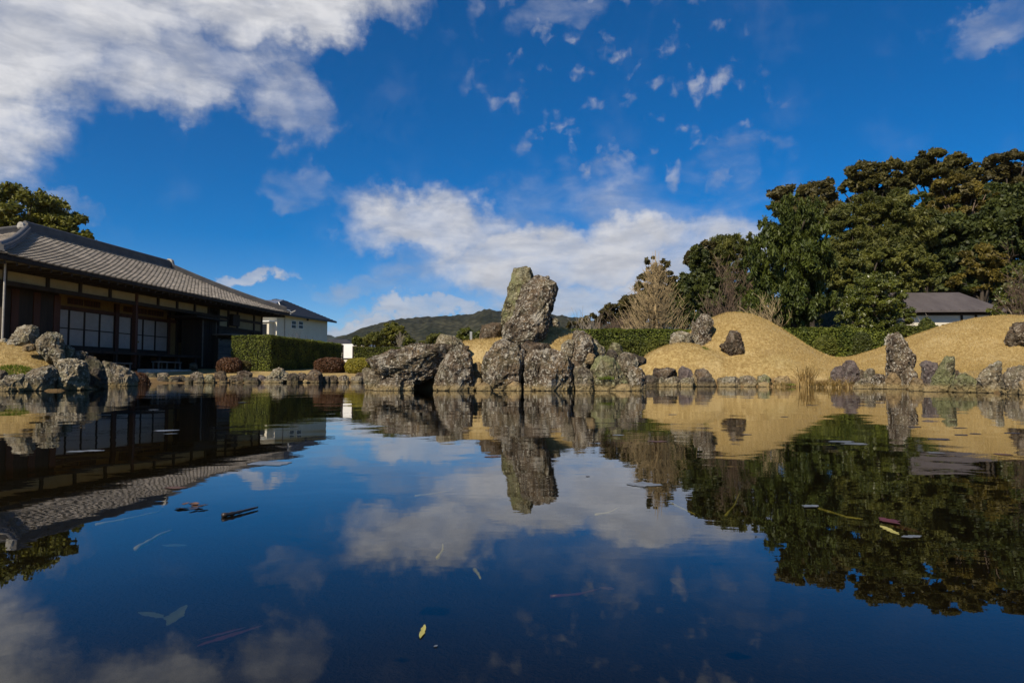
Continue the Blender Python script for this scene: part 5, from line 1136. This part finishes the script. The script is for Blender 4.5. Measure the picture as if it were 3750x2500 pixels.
# maidenhair-like bare tree with upswept branches
def upswept(bx, Y, top_px, half_px, seed):
    rs = np.random.RandomState(seed); x = at(bx, 1200, Y).x; z = gz((x, Y)); H = at(bx, top_px, Y).z - z; S = half_px / FPX * Y
    th = thing('bare_tan_tree', 'tall bare tan tree with upswept branches behind the hedge', 'tree', (x, Y, z - .03)); tr = MB(); br = MB()
    tr.tube([(0, 0, 0), (.02, 0, H * .3), (-.02, .02, H * .6), (.01, 0, H * .98)], [.11, .085, .05, .008], 8)
    for dx in (-.09, .07, .15): tr.tube([(dx * .2, 0, H * .52), (dx, .03, H * .72), (dx, .0, H * rs.uniform(.88, .97))], [.03, .018, .005], 5)
    for k in range(290):
        s = rs.rand() ** 1.1; h0 = H * (.05 + .78 * s); w = rs.uniform(0, 2 * math.pi)
        R_ = S * ((1 - s) ** .85 * (.72 + .28 * min(1, s / .14)) + .05) * rs.uniform(.72, 1.05)
        rise = R_ * rs.uniform(.42, .80) + H * .03; d = np.array([math.cos(w), math.sin(w)]); bend = rs.normal(size=2) * .06 * R_
        pts = [np.array([d[0] * R_ * a + bend[0] * math.sin(3 * a), d[1] * R_ * a + bend[1] * math.sin(3 * a), h0 + rise * (a ** 2.3) - .08 * R_ * math.sin(math.pi * a)]) for a in np.linspace(0, 1, 7)]
        r = .012 + .012 * (1 - s); br.tube(pts, [max(.0055, r * (1 - .75 * a)) for a in np.linspace(0, 1, 7)], 4, False)
        for q in range(9):
            i = rs.randint(1, 7); p = pts[i]; e = rs.normal(size=3) * .8; e[2] = abs(e[2]) * .8 + .25; e[:2] += d * .5; e /= np.linalg.norm(e); ln = rs.uniform(.08, .28) * (.6 + .4 * R_)
            br.tube([p, p + e * ln * .5 + rs.normal(size=3) * .02, p + e * ln + np.array([0, 0, .03])], [.0075, .0062, .0045], 3, False)
    tr.build('trunk', bark_tan, th, True); br.build('branches', bark_tan, th)
upswept(2402, 27, 905, 158, 4)

# ---- clipped hedges
def hedge(name, label, P0, U, length, thick, h, mat, n, L, seed, top=None, cat='hedge', group=None, rounded=0.0, topz=None):
    """box of clipped foliage; P0 near corner, U direction of its length, thickness to the left of U"""
    if topz is not None: h = topz - min(gz((P0[0], P0[1])), gz((P0[0] + U[0] * length, P0[1] + U[1] * length))) + .03
    rs = np.random.RandomState(seed); U = np.array([U[0], U[1], 0.0]); U /= np.linalg.norm(U); Vv = np.array([-U[1], U[0], 0.0])
    dims = np.array([length, thick, h]); A_ = np.array([dims[1] * dims[2], dims[0] * dims[2], dims[0] * dims[1]]); ax = rs.choice(3, n, p=A_ / A_.sum())
    q = rs.rand(n, 3); sd = rs.rand(n) < .5; sd[ax == 2] = True
    q[np.arange(n), ax] = np.where(sd, 1.0, 0.0)
    p = q * dims; Nl = np.zeros((n, 3)); Nl[np.arange(n), ax] = np.where(sd, 1, -1)
    if rounded:
        c = dims / 2; e = (p - c) / c; nn = (np.abs(e) ** (2 / rounded)).sum(1) ** (rounded / 2); e = e / nn[:, None]; e[:, 2] = np.maximum(e[:, 2], -.98); p = c + e * c; Nl = e / (c ** 1) ; Nl /= np.linalg.norm(Nl, axis=1)[:, None]
    bumpy = pnoise(p * 2.2 + seed * 3.1) * .035 + pnoise(p * 7 + seed) * .03
    p = p + Nl * (bumpy + rs.uniform(-.05, .035, n))[:, None]
    Nn = Nl * .8 + unit(rs, n) * .85; Nn /= np.linalg.norm(Nn, axis=1)[:, None]
    Wm = np.stack([U, Vv, np.array([0, 0, 1.0])]); T, Bv = frame(Nn, rs)
    Ls = L * rs.uniform(.6, 1.3, n); rv = np.clip(.5 + .5 * pnoise(p * 1.3 + 9) + rs.uniform(-.4, .4, n), 0, 1)
    v, f, a = quads(p @ Wm, T @ Wm, Bv @ Wm, Ls, Ls * .55, rv)
    g = min(gz((P0[0], P0[1])), gz((P0[0] + U[0] * length, P0[1] + U[1] * length)))
    th = thing(name, label, cat, (P0[0], P0[1], g - .03), 0, group)
    add_np('foliage', [(v, f, a)], LM[mat], th)
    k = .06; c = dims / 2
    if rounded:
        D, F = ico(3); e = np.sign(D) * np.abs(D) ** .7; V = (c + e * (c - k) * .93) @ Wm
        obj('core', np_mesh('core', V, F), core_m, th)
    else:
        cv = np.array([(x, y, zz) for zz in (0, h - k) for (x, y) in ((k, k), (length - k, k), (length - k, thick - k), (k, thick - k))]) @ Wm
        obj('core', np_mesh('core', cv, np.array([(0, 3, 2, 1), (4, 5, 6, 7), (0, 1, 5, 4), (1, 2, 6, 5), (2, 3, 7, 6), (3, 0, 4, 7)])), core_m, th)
    return th
u8 = (math.sin(math.radians(8)), math.cos(math.radians(8)))
p = at(988, 1352, 31); hedge('tall_hedge', 'tall clipped hedge, lit at its end, in front of the white house', (p.x, p.y), u8, 8.6, 1.9, 1.66, 'hedge', 62000, .033, 1)
p = at(1294, 1310, 37); hedge('long_hedge', 'low clipped hedge right of the pale panel', (p.x, p.y), (1, .02), 5.6, 1.0, 1.42, 'hedge_d', 22000, .04, 2, topz=at(1294, 1273, 37).z)
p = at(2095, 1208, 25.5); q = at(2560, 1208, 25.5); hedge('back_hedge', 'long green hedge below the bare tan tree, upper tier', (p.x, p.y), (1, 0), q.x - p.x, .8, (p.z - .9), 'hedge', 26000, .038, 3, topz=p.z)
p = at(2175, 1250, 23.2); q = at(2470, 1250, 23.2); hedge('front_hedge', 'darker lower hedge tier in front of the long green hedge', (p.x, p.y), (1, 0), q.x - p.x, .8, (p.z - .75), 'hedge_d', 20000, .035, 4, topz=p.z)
p = at(2800, 1204, 22.6); q = at(3230, 1204, 22.6); hedge('garden_hedge', 'leafy hedge with yellowed top right of the middle mound', (p.x, p.y), (1, -.03), q.x - p.x, .9, (p.z - .93), 'hedge', 26000, .042, 5, topz=p.z)
p = at(3310, 1196, 20.6); q = at(3440, 1196, 20.6); hedge('low_hedge', 'short hedge running up to the clipped ball by the right mound', (p.x, p.y), (1, 0), q.x - p.x, .8, 1.0, 'hedge_d', 7000, .04, 6, topz=p.z)
def bush(name, label, x0, y0, x1, y1, Y, mat, n, L, seed, cat='bush', group=None, rd=.9, dep=1.0):
    a, b = at(x0, y1, Y), at(x1, y0, Y); g = gz(((a.x + b.x) / 2, Y)); return hedge(name, label, (a.x, Y), (1, 0), b.x - a.x, (b.x - a.x) * .8 * dep, b.z - g + .03, mat, n, L, seed, None, cat, group, rd)
GB = 'clipped shrubs along the far lawn'
bush('clipped_shrub', 'red brown rounded shrub in front of the tall hedge', 1143, 1311, 1253, 1355, 29.6, 'redbush', 9000, .035, 11, group=GB, rd=.7)
bush('clipped_shrub', 'yellow green rounded shrub right of the red brown one', 1257, 1311, 1352, 1357, 29.2, 'yellowbush', 9000, .035, 12, group=GB, rd=.8)
bush('clipped_shrub', 'brown low shrub at the house end beside the weathered boards', 783, 1311, 868, 1347, 28.6, 'redbush', 7000, .035, 13, group=GB, rd=.8)
bush('clipped_shrub', 'small dark brown shrub between the low brown one and the tall hedge', 866, 1323, 908, 1347, 29.3, 'rust', 3500, .035, 14, group=GB, rd=.5)
bush('clipped_shrub', 'reddish shrub on the bank left of the far edging stones', 425, 1338, 540, 1392, 19.4, 'redbush', 9000, .028, 15, group=GB, rd=.9, dep=.6)
bush('domed_shrub', 'small domed green shrub in front of the garden hedge', 2998, 1228, 3072, 1306, 20.6, 'hedge_d', 7000, .032, 16, rd=.9)
bush('ball_shrub', 'clipped ball shrub against the storehouse door', 3378, 1165, 3436, 1225, 20.2, 'hedge_d', 5000, .032, 17, rd=1.0)
bush('dark_gap_foliage', 'black green foliage column added for the shadowed gap beneath the glossy broadleaf tree', 3142, 1220, 3196, 1300, 21.6, 'dark', 5000, .035, 18, rd=.7)  # dark foliage added in place of the shaded opening under the tree

# ---- grasses
def blades(pts, hmin, hmax, wid, rs, lean=.5, droop=0.0):
    n = len(pts); h = rs.uniform(hmin, hmax, n); a = rs.uniform(0, 2 * math.pi, n); ln = lean * rs.rand(n)
    d = np.stack([np.cos(a) * ln, np.sin(a) * ln, np.ones(n)], 1); d /= np.linalg.norm(d, axis=1)[:, None]
    s = np.stack([-np.sin(a + 1), np.cos(a + 1), np.zeros(n)], 1) * wid
    V = np.stack([pts - s, pts + s, pts + d * h[:, None] - np.array([0, 0, droop])], 1).reshape(-1, 3)
    return V, np.arange(n * 3).reshape(n, 3), rs.rand(n)
def scatter(n, x0, x1, y0, y1, rs, keep):
    P = np.stack([rs.uniform(x0, x1, n), rs.uniform(y0, y1, n)], 1); z = ground_z(P[:, 0], P[:, 1]); P3 = np.column_stack([P, z]); return P3[keep(P3)]
rs = np.random.RandomState(77)
dens = lambda P, k=.55: fbm(np.column_stack([P[:, 0] * .9, P[:, 1] * .9, P[:, 0] * 0]), 2) > rs.uniform(-1, k, len(P))
lawn = np.concatenate([scatter(200000, 2.6, 15.5, 13.4, 20.5, rs, lambda P: (P[:, 2] > .17) & dens(P)), scatter(14000, -1.8, 2.4, 10.8, 13.3, rs, lambda P: P[:, 2] > .2),
                       scatter(16000, -12, -6.6, 10.2, 14.5, rs, lambda P: P[:, 2] > .14), scatter(24000, 6.6, 14, 8.5, 13.5, rs, lambda P: (P[:, 2] > .14) & dens(P))])
o = add_np('dry_grass', [blades(lawn, .02, .06, .0045, rs, 1.3)], LM['lawn']); props(o, 'short straw coloured winter turf on the mounds and banks', 'grass', kind='stuff')
def patch_px(px, py, Y, rx, ry, n): 
    c = at(px, py, Y); a = rs.uniform(0, 2 * math.pi, n); r = np.sqrt(rs.rand(n)); P = np.stack([c.x + np.cos(a) * r * rx, c.y + np.sin(a) * r * ry], 1); return np.column_stack([P, ground_z(P[:, 0], P[:, 1])])
green = np.concatenate([patch_px(55, 1360, 10.7, .36, .28, 2600), patch_px(3212, 1345, 13.1, .3, .3, 1800), patch_px(2905, 1372, 14.6, .16, .2, 900), patch_px(3080, 1340, 14.6, .25, .2, 500), patch_px(2585, 1300, 16.2, .08, .08, 120)])
o = add_np('green_grass', [blades(green, .02, .05, .006, rs, .9)], LM['moss']); props(o, 'fresh green grass patches at the water edge', 'grass', kind='stuff')
t_ = at(2221, 1383, 10.36)
tp = np.array([[t_.x + rs.normal() * .05, t_.y + rs.normal() * .03 - .02, t_.z - .02] for _ in range(160)])
o = add_np('grass_tuft', [blades(tp, .03, .07, .005, rs, 1.0)], LM['moss']); props(o, 'tiny bright green tuft growing on the mottled islet boulder', 'grass tuft', kind='stuff')
def tuft(name, label, px, py, Y, n, h, sp, seed, mat='straw', wid=.006, lean=.55):
    r = np.random.RandomState(seed); c = at(px, py, Y); V = []; F = []; A_ = []; b = 0
    for k in range(n):
        p = np.array([c.x + r.normal() * sp * .35, c.y + r.normal() * sp * .3, 0]); p[2] = max(gz((p[0], p[1])), -.05)
        hh = h * r.uniform(.45, 1.05); d = np.array([r.normal() * lean * .6 + .18, r.normal() * lean * .5, 0]); s = np.array([-d[1], d[0], 0]) / (np.linalg.norm(d) + 1e-6) * wid; s[0] += wid * .5
        prev = None
        for i, t in enumerate((0, .35, .7, 1.0)):
            q = p + np.array([0, 0, hh * (t - .28 * t ** 3)]) + d * hh * t ** 1.9; wv_ = s * (1 - .85 * t)
            V += [q - wv_, q + wv_]
            if i: F.append((b + 2 * i - 2, b + 2 * i - 1, b + 2 * i + 1, b + 2 * i)); A_.append(r.rand())
        b += 8
    V = np.array(V); base = (c.x, c.y, max(gz((c.x, c.y)), 0)); o = add_np(name, [(V, np.array(F), np.array(A_))], LM[mat], None, base); o.location = base
    return props(o, label, 'grass clump')
tuft('pampas_clump', 'tall tawny dry grass clump at the right bank waterline', 2945, 1400, 14.25, 420, .72, .20, 1)
tuft('reed_clump', 'flattened dead reeds right of the tall dry grass', 3035, 1404, 13.9, 380, .30, .55, 2, lean=1.6)
tuft('reed_clump', 'dead reed stubble left of the tall dry grass', 2862, 1408, 14.3, 160, .24, .34, 3, lean=1.0)
tuft('reed_clump', 'sparse dead reeds by the islet right tip', 2345, 1424, 10.9, 120, .12, .22, 4, lean=1.2)
# ================================================================== things floating on and lying in the water
float_m = {'pale': simple_mat('pale_film_leaf', (0.09, 0.10, 0.105), (0.22, 0.23, 0.23), 20, 0.35, 0.2, 0.002, spec=0.5),
           'brown': simple_mat('dead_brown_leaf', (0.055, 0.030, 0.020), (0.16, 0.085, 0.050), 25, 0.6, 0.3, 0.002),
           'red': simple_mat('red_leaf', (0.075, 0.018, 0.012), (0.15, 0.038, 0.022), 25, 0.4, 0.2, 0.002, spec=0.5),
           'yellow': simple_mat('yellow_stem', (0.30, 0.27, 0.07), (0.46, 0.41, 0.12), 20, 0.6, 0.2, 0.002),
           'green': simple_mat('sunken_green_leaf', (0.07, 0.09, 0.045), (0.13, 0.15, 0.075), 20, 0.6, 0.2, 0.002),
           'stick': simple_mat('wet_stick', (0.016, 0.011, 0.008), (0.050, 0.034, 0.022), 20, 0.4, 0.4, 0.003, spec=0.5),
           'dark': simple_mat('dark_wet_leaf', (0.022, 0.018, 0.020), (0.065, 0.050, 0.050), 20, 0.35, 0.3, 0.002, spec=0.5)}
def leaf_shape(L, Wd, seed, curl=.15, lobes=0):
    """a curled leaf blade with thickness, length along x"""
    r = np.random.RandomState(seed); n = 12; V = []; F = []
    for i in range(n + 1):
        s = i / n; w = Wd * (math.sin(math.pi * min(1, s * .97 + .03)) ** .75) * (1 + .16 * r.normal()) * (1 + .35 * lobes * math.cos(s * math.pi * 5)) * .5
        for j, q in enumerate((-1, -.5, 0, .5, 1)): V.append(((s - .5) * L + .02 * L * r.normal(), q * w * (1 + .12 * r.normal()) + .10 * Wd * math.sin(s * 3 + seed), curl * L * (abs(q) ** 2 * .35 * (w / Wd) + (s - .5) ** 2 * .5) + .0004))
    m = len(V); V += [(x, y, z - .0004) for x, y, z in V]
    for i in range(n):
        for j in range(4):
            a = i * 5 + j; F.append((a, a + 1, a + 6, a + 5)); F.append((m + a, m + a + 5, m + a + 6, m + a + 1))
    return np_mesh('leaf', V, np.array(F), True)
def floating(name, label, x0, y0, x1, y1, mat, wfac, seed, z=0.0004, lobes=0, curl=.03, cat='leaf', group='litter on the pond'):
    """a leaf whose ends fall on two photo points, lying at height z"""
    a, b = on_z(x0, y0, z), on_z(x1, y1, z); d = b - a; L = d.length
    o = obj(name, leaf_shape(L, L * wfac, seed, curl, lobes), float_m[mat], loc=tuple((a + b) / 2)); o.rotation_euler.z = math.atan2(d.y, d.x)
    return props(o, label, cat, group)
def stem(name, label, pts, rad, mat, z=-.012, cat='stem', group='litter on the pond', zz=None):
    P = [on_z(x, y, z if zz is None else zz[i]) for i, (x, y) in enumerate(pts)]; c = P[len(P) // 2].copy(); n = len(P)
    fine = []
    for i in range(n - 1):
        for s in (0, .33, .66): fine.append(P[i].lerp(P[i + 1], s) - c)
    fine.append(P[-1] - c); k = len(fine)
    mb = MB().tube(fine, [rad * (1 - .6 * i / (k - 1)) * (1 + .22 * math.sin(i * 2.7)) for i in range(k)], 6); o = mb.build(name, float_m[mat], None, True, loc=tuple(c)); return props(o, label, cat, group)
floating('floating_leaf', 'large pale ragged leaf floating under the roof reflection', 915, 1702, 1064, 1690, 'pale', .85, 1, lobes=.25, curl=.008)
floating('floating_leaf', 'pale glinting leaf floating in the paper door reflection', 249, 1655, 330, 1648, 'pale', .8, 2, curl=.012)
floating('floating_leaf', 'second pale leaf right of the glinting one', 322, 1648, 380, 1650, 'pale', .7, 3, curl=.012)
floating('floating_leaf', 'pale leaf floating in the dark reflection of the house front', 575, 1575, 650, 1576, 'pale', .9, 4, curl=.012)
floating('floating_leaf', 'thin pale leaf just below that in the dark house reflection', 598, 1588, 652, 1587, 'pale', .5, 5, curl=.012)
floating('floating_leaf', 'small pale leaf near the far bank in the house reflection', 545, 1500, 582, 1500, 'pale', .8, 6, curl=.04)
floating('floating_leaf', 'small flat leaf left of the hedge reflection', 872, 1474, 902, 1473, 'pale', .6, 7, curl=.04)
floating('floating_leaf', 'brown leaf at the edge of the roof reflection', 602, 1786, 688, 1784, 'brown', .6, 8, lobes=.2)
c = on_z(699, 1860, .0004); lp = thing('leaf_pile', 'crumpled cluster of dead brown leaves floating left of the stick', 'leaves', tuple(c), 0, 'litter on the pond')
for i, (dx_, dy_, L_, a_) in enumerate(((-.012, -.004, .022, .3), (.006, .010, .026, -.5), (.010, -.012, .020, 1.4), (-.004, .022, .024, 2.2), (.018, .004, .018, .9), (-.016, .014, .017, -1.2))):
    obj('leaf', leaf_shape(L_, L_ * .6, 90 + i, .25, .3), float_m['brown' if i % 2 else 'dark'], lp, M=Matrix.Translation((dx_, dy_, .0008 * i)) @ Matrix.Rotation(a_, 4, 'Z') @ Matrix.Rotation(.12 * (i % 3 - 1), 4, 'X'))
stem('stick', 'short dark knobbly stick floating right of the leaf pile', [(814, 1886), (850, 1880), (890, 1870), (944, 1856)], .0036, 'stick', z=.003, cat='stick')
stem('stem', 'thick yellow stem under the water at left', [(498, 2008), (540, 1985), (590, 1955), (632, 1940)], .0034, 'yellow', z=-.004)
stem('stem', 'long faint stem left of the thick yellow stem', [(350, 1920), (450, 1902), (600, 1868)], .0020, 'yellow', z=-.004)
floating('sunken_leaf', 'pale leaf under water right of the thick yellow stem', 598, 1995, 682, 1998, 'green', .4, 11, z=-.012, lobes=.1)
floating('sunken_leaf', 'twin green leaf sunk at lower left', 512, 2242, 598, 2262, 'green', .32, 12, z=-.012, lobes=.1)
floating('sunken_leaf', 'slanting green leaf sunk beside the twin green leaf', 618, 2290, 682, 2215, 'green', .22, 13, z=-.012)
floating('sunken_leaf', 'long reddish leaf blade under water at lower left', 722, 2368, 960, 2290, 'red', .12, 14, z=-.012, cat='leaf')
floating('sunken_leaf', 'second reddish blade beneath the first at lower left', 730, 2342, 900, 2296, 'red', .1, 15, z=-.015, cat='leaf')
stem('stem', 'curved yellowish stem below the cloud reflection in mid water', [(1602, 2042), (1622, 2015), (1622, 1990)], .0024, 'yellow', z=-.004)
stem('stem', 'short green yellow stem right of the curved one', [(1738, 2084), (1752, 2100), (1760, 2118)], .0024, 'yellow', z=-.004)
floating('floating_leaf', 'narrow yellow leaf at lower centre of the pond', 1538, 2335, 1556, 2286, 'yellow', .13, 16, z=.0005, curl=.02)
floating('floating_leaf', 'tiny white petal at lower centre of the pond', 1588, 2366, 1604, 2362, 'pale', .5, 17)
stem('stem', 'long dark red stem under water right of centre', [(2015, 2183), (2120, 2175), (2200, 2155)], .0020, 'red', z=-.004)
floating('sunken_leaf', 'dull brown leaf at the end of the dark red stem', 2195, 2150, 2250, 2158, 'brown', .6, 18, z=-.004)
stem('stem', 'pale thin stem left of the standing stone reflection', [(1520, 1815), (1580, 1808), (1650, 1795)], .0020, 'yellow', z=-.004)
stem('stem', 'pale thin stem under the bare tree reflection', [(2180, 1884), (2230, 1876), (2268, 1856)], .0020, 'yellow', z=-.003)
floating('floating_leaf', 'wide pale leaf below the bare tree reflection', 2296, 1772, 2428, 1776, 'pale', .8, 19, lobes=.2, curl=.008)
stem('stem', 'bright yellow green stem in the tree reflection', [(2658, 1886), (2690, 1850), (2710, 1800)], .0024, 'yellow', z=-.004)
stem('stem', 'yellow stem crossing the tree reflection left of centre', [(2450, 1838), (2500, 1862), (2545, 1882)], .0024, 'yellow', z=-.004)
stem('stem', 'long yellow stem pointing at the red leaf', [(2980, 1856), (3040, 1874), (3100, 1892), (3160, 1900)], .0026, 'yellow', z=-.003)
floating('floating_leaf', 'small pale seed head at the left end of the long yellow stem', 2950, 1858, 2992, 1850, 'pale', .5, 20, curl=.15)
floating('floating_leaf', 'bright red curled leaf in the dark tree reflection', 3218, 1896, 3300, 1920, 'red', .45, 21, curl=.10)
floating('floating_leaf', 'dark red leaf overlapping the bright red one', 3262, 1918, 3370, 1950, 'red', .35, 22, curl=.02, z=-.003)
floating('floating_leaf', 'bluish pale leaf at the lower right of the red leaves', 3300, 1965, 3378, 1962, 'pale', .4, 23, curl=.03)
floating('floating_leaf', 'green yellow narrow leaf under the red leaf', 3228, 1925, 3290, 1958, 'yellow', .2, 24, curl=.02, z=.0)
for i, (x0, y0, x1, y1, m, lab) in enumerate([
    (3636, 1660, 3712, 1666, 'brown', 'reddish leaf floating near the right edge'), (3400, 1608, 3470, 1606, 'dark', 'dark leaf in the right mound reflection, largest of its row'),
    (3495, 1592, 3545, 1591, 'dark', 'dark leaf right of the largest one in the mound reflection'), (3330, 1563, 3375, 1562, 'dark', 'dark leaf nearest the pinnacle reflection'),
    (3490, 1566, 3545, 1567, 'dark', 'thin dark leaf row middle in the right mound reflection'), (3685, 1586, 3732, 1585, 'dark', 'purple grey leaf close to the right edge'),
    (3045, 1618, 3110, 1614, 'pale', 'pale leaf left of the dark band in the broadleaf reflection'), (3090, 1626, 3160, 1622, 'pale', 'second pale leaf right below in the broadleaf reflection'),
    (2860, 1526, 2885, 1525, 'dark', 'little dark leaf in the middle mound reflection'), (2715, 1590, 2755, 1591, 'dark', 'dark leaf below the lone rock reflection'),
    (2450, 1518, 2480, 1517, 'dark', 'little dark leaf left in the middle mound reflection'), (2960, 1484, 2990, 1483, 'dark', 'little dark leaf below the tall dry grass reflection'),
    (2245, 1593, 2285, 1592, 'pale', 'thin pale leaf below the dark hedge reflection'), (2370, 1616, 2440, 1614, 'brown', 'purplish leaf in the bare tree reflection'),
    (1775, 1672, 1835, 1670, 'brown', 'reddish thin leaf left of the standing stone reflection'), (3395, 1655, 3460, 1660, 'pale', 'grey leaf in the roof reflection at right'),
    (3555, 1588, 3590, 1587, 'dark', 'small dark leaf alone in the right mound reflection'), (2145, 1744, 2160, 1743, 'dark', 'tiny dark speck leaf right of the stone reflection')]):
    floating('floating_leaf', lab, x0, y0, x1, y1, m, .75, 40 + i, lobes=.15, curl=.01)
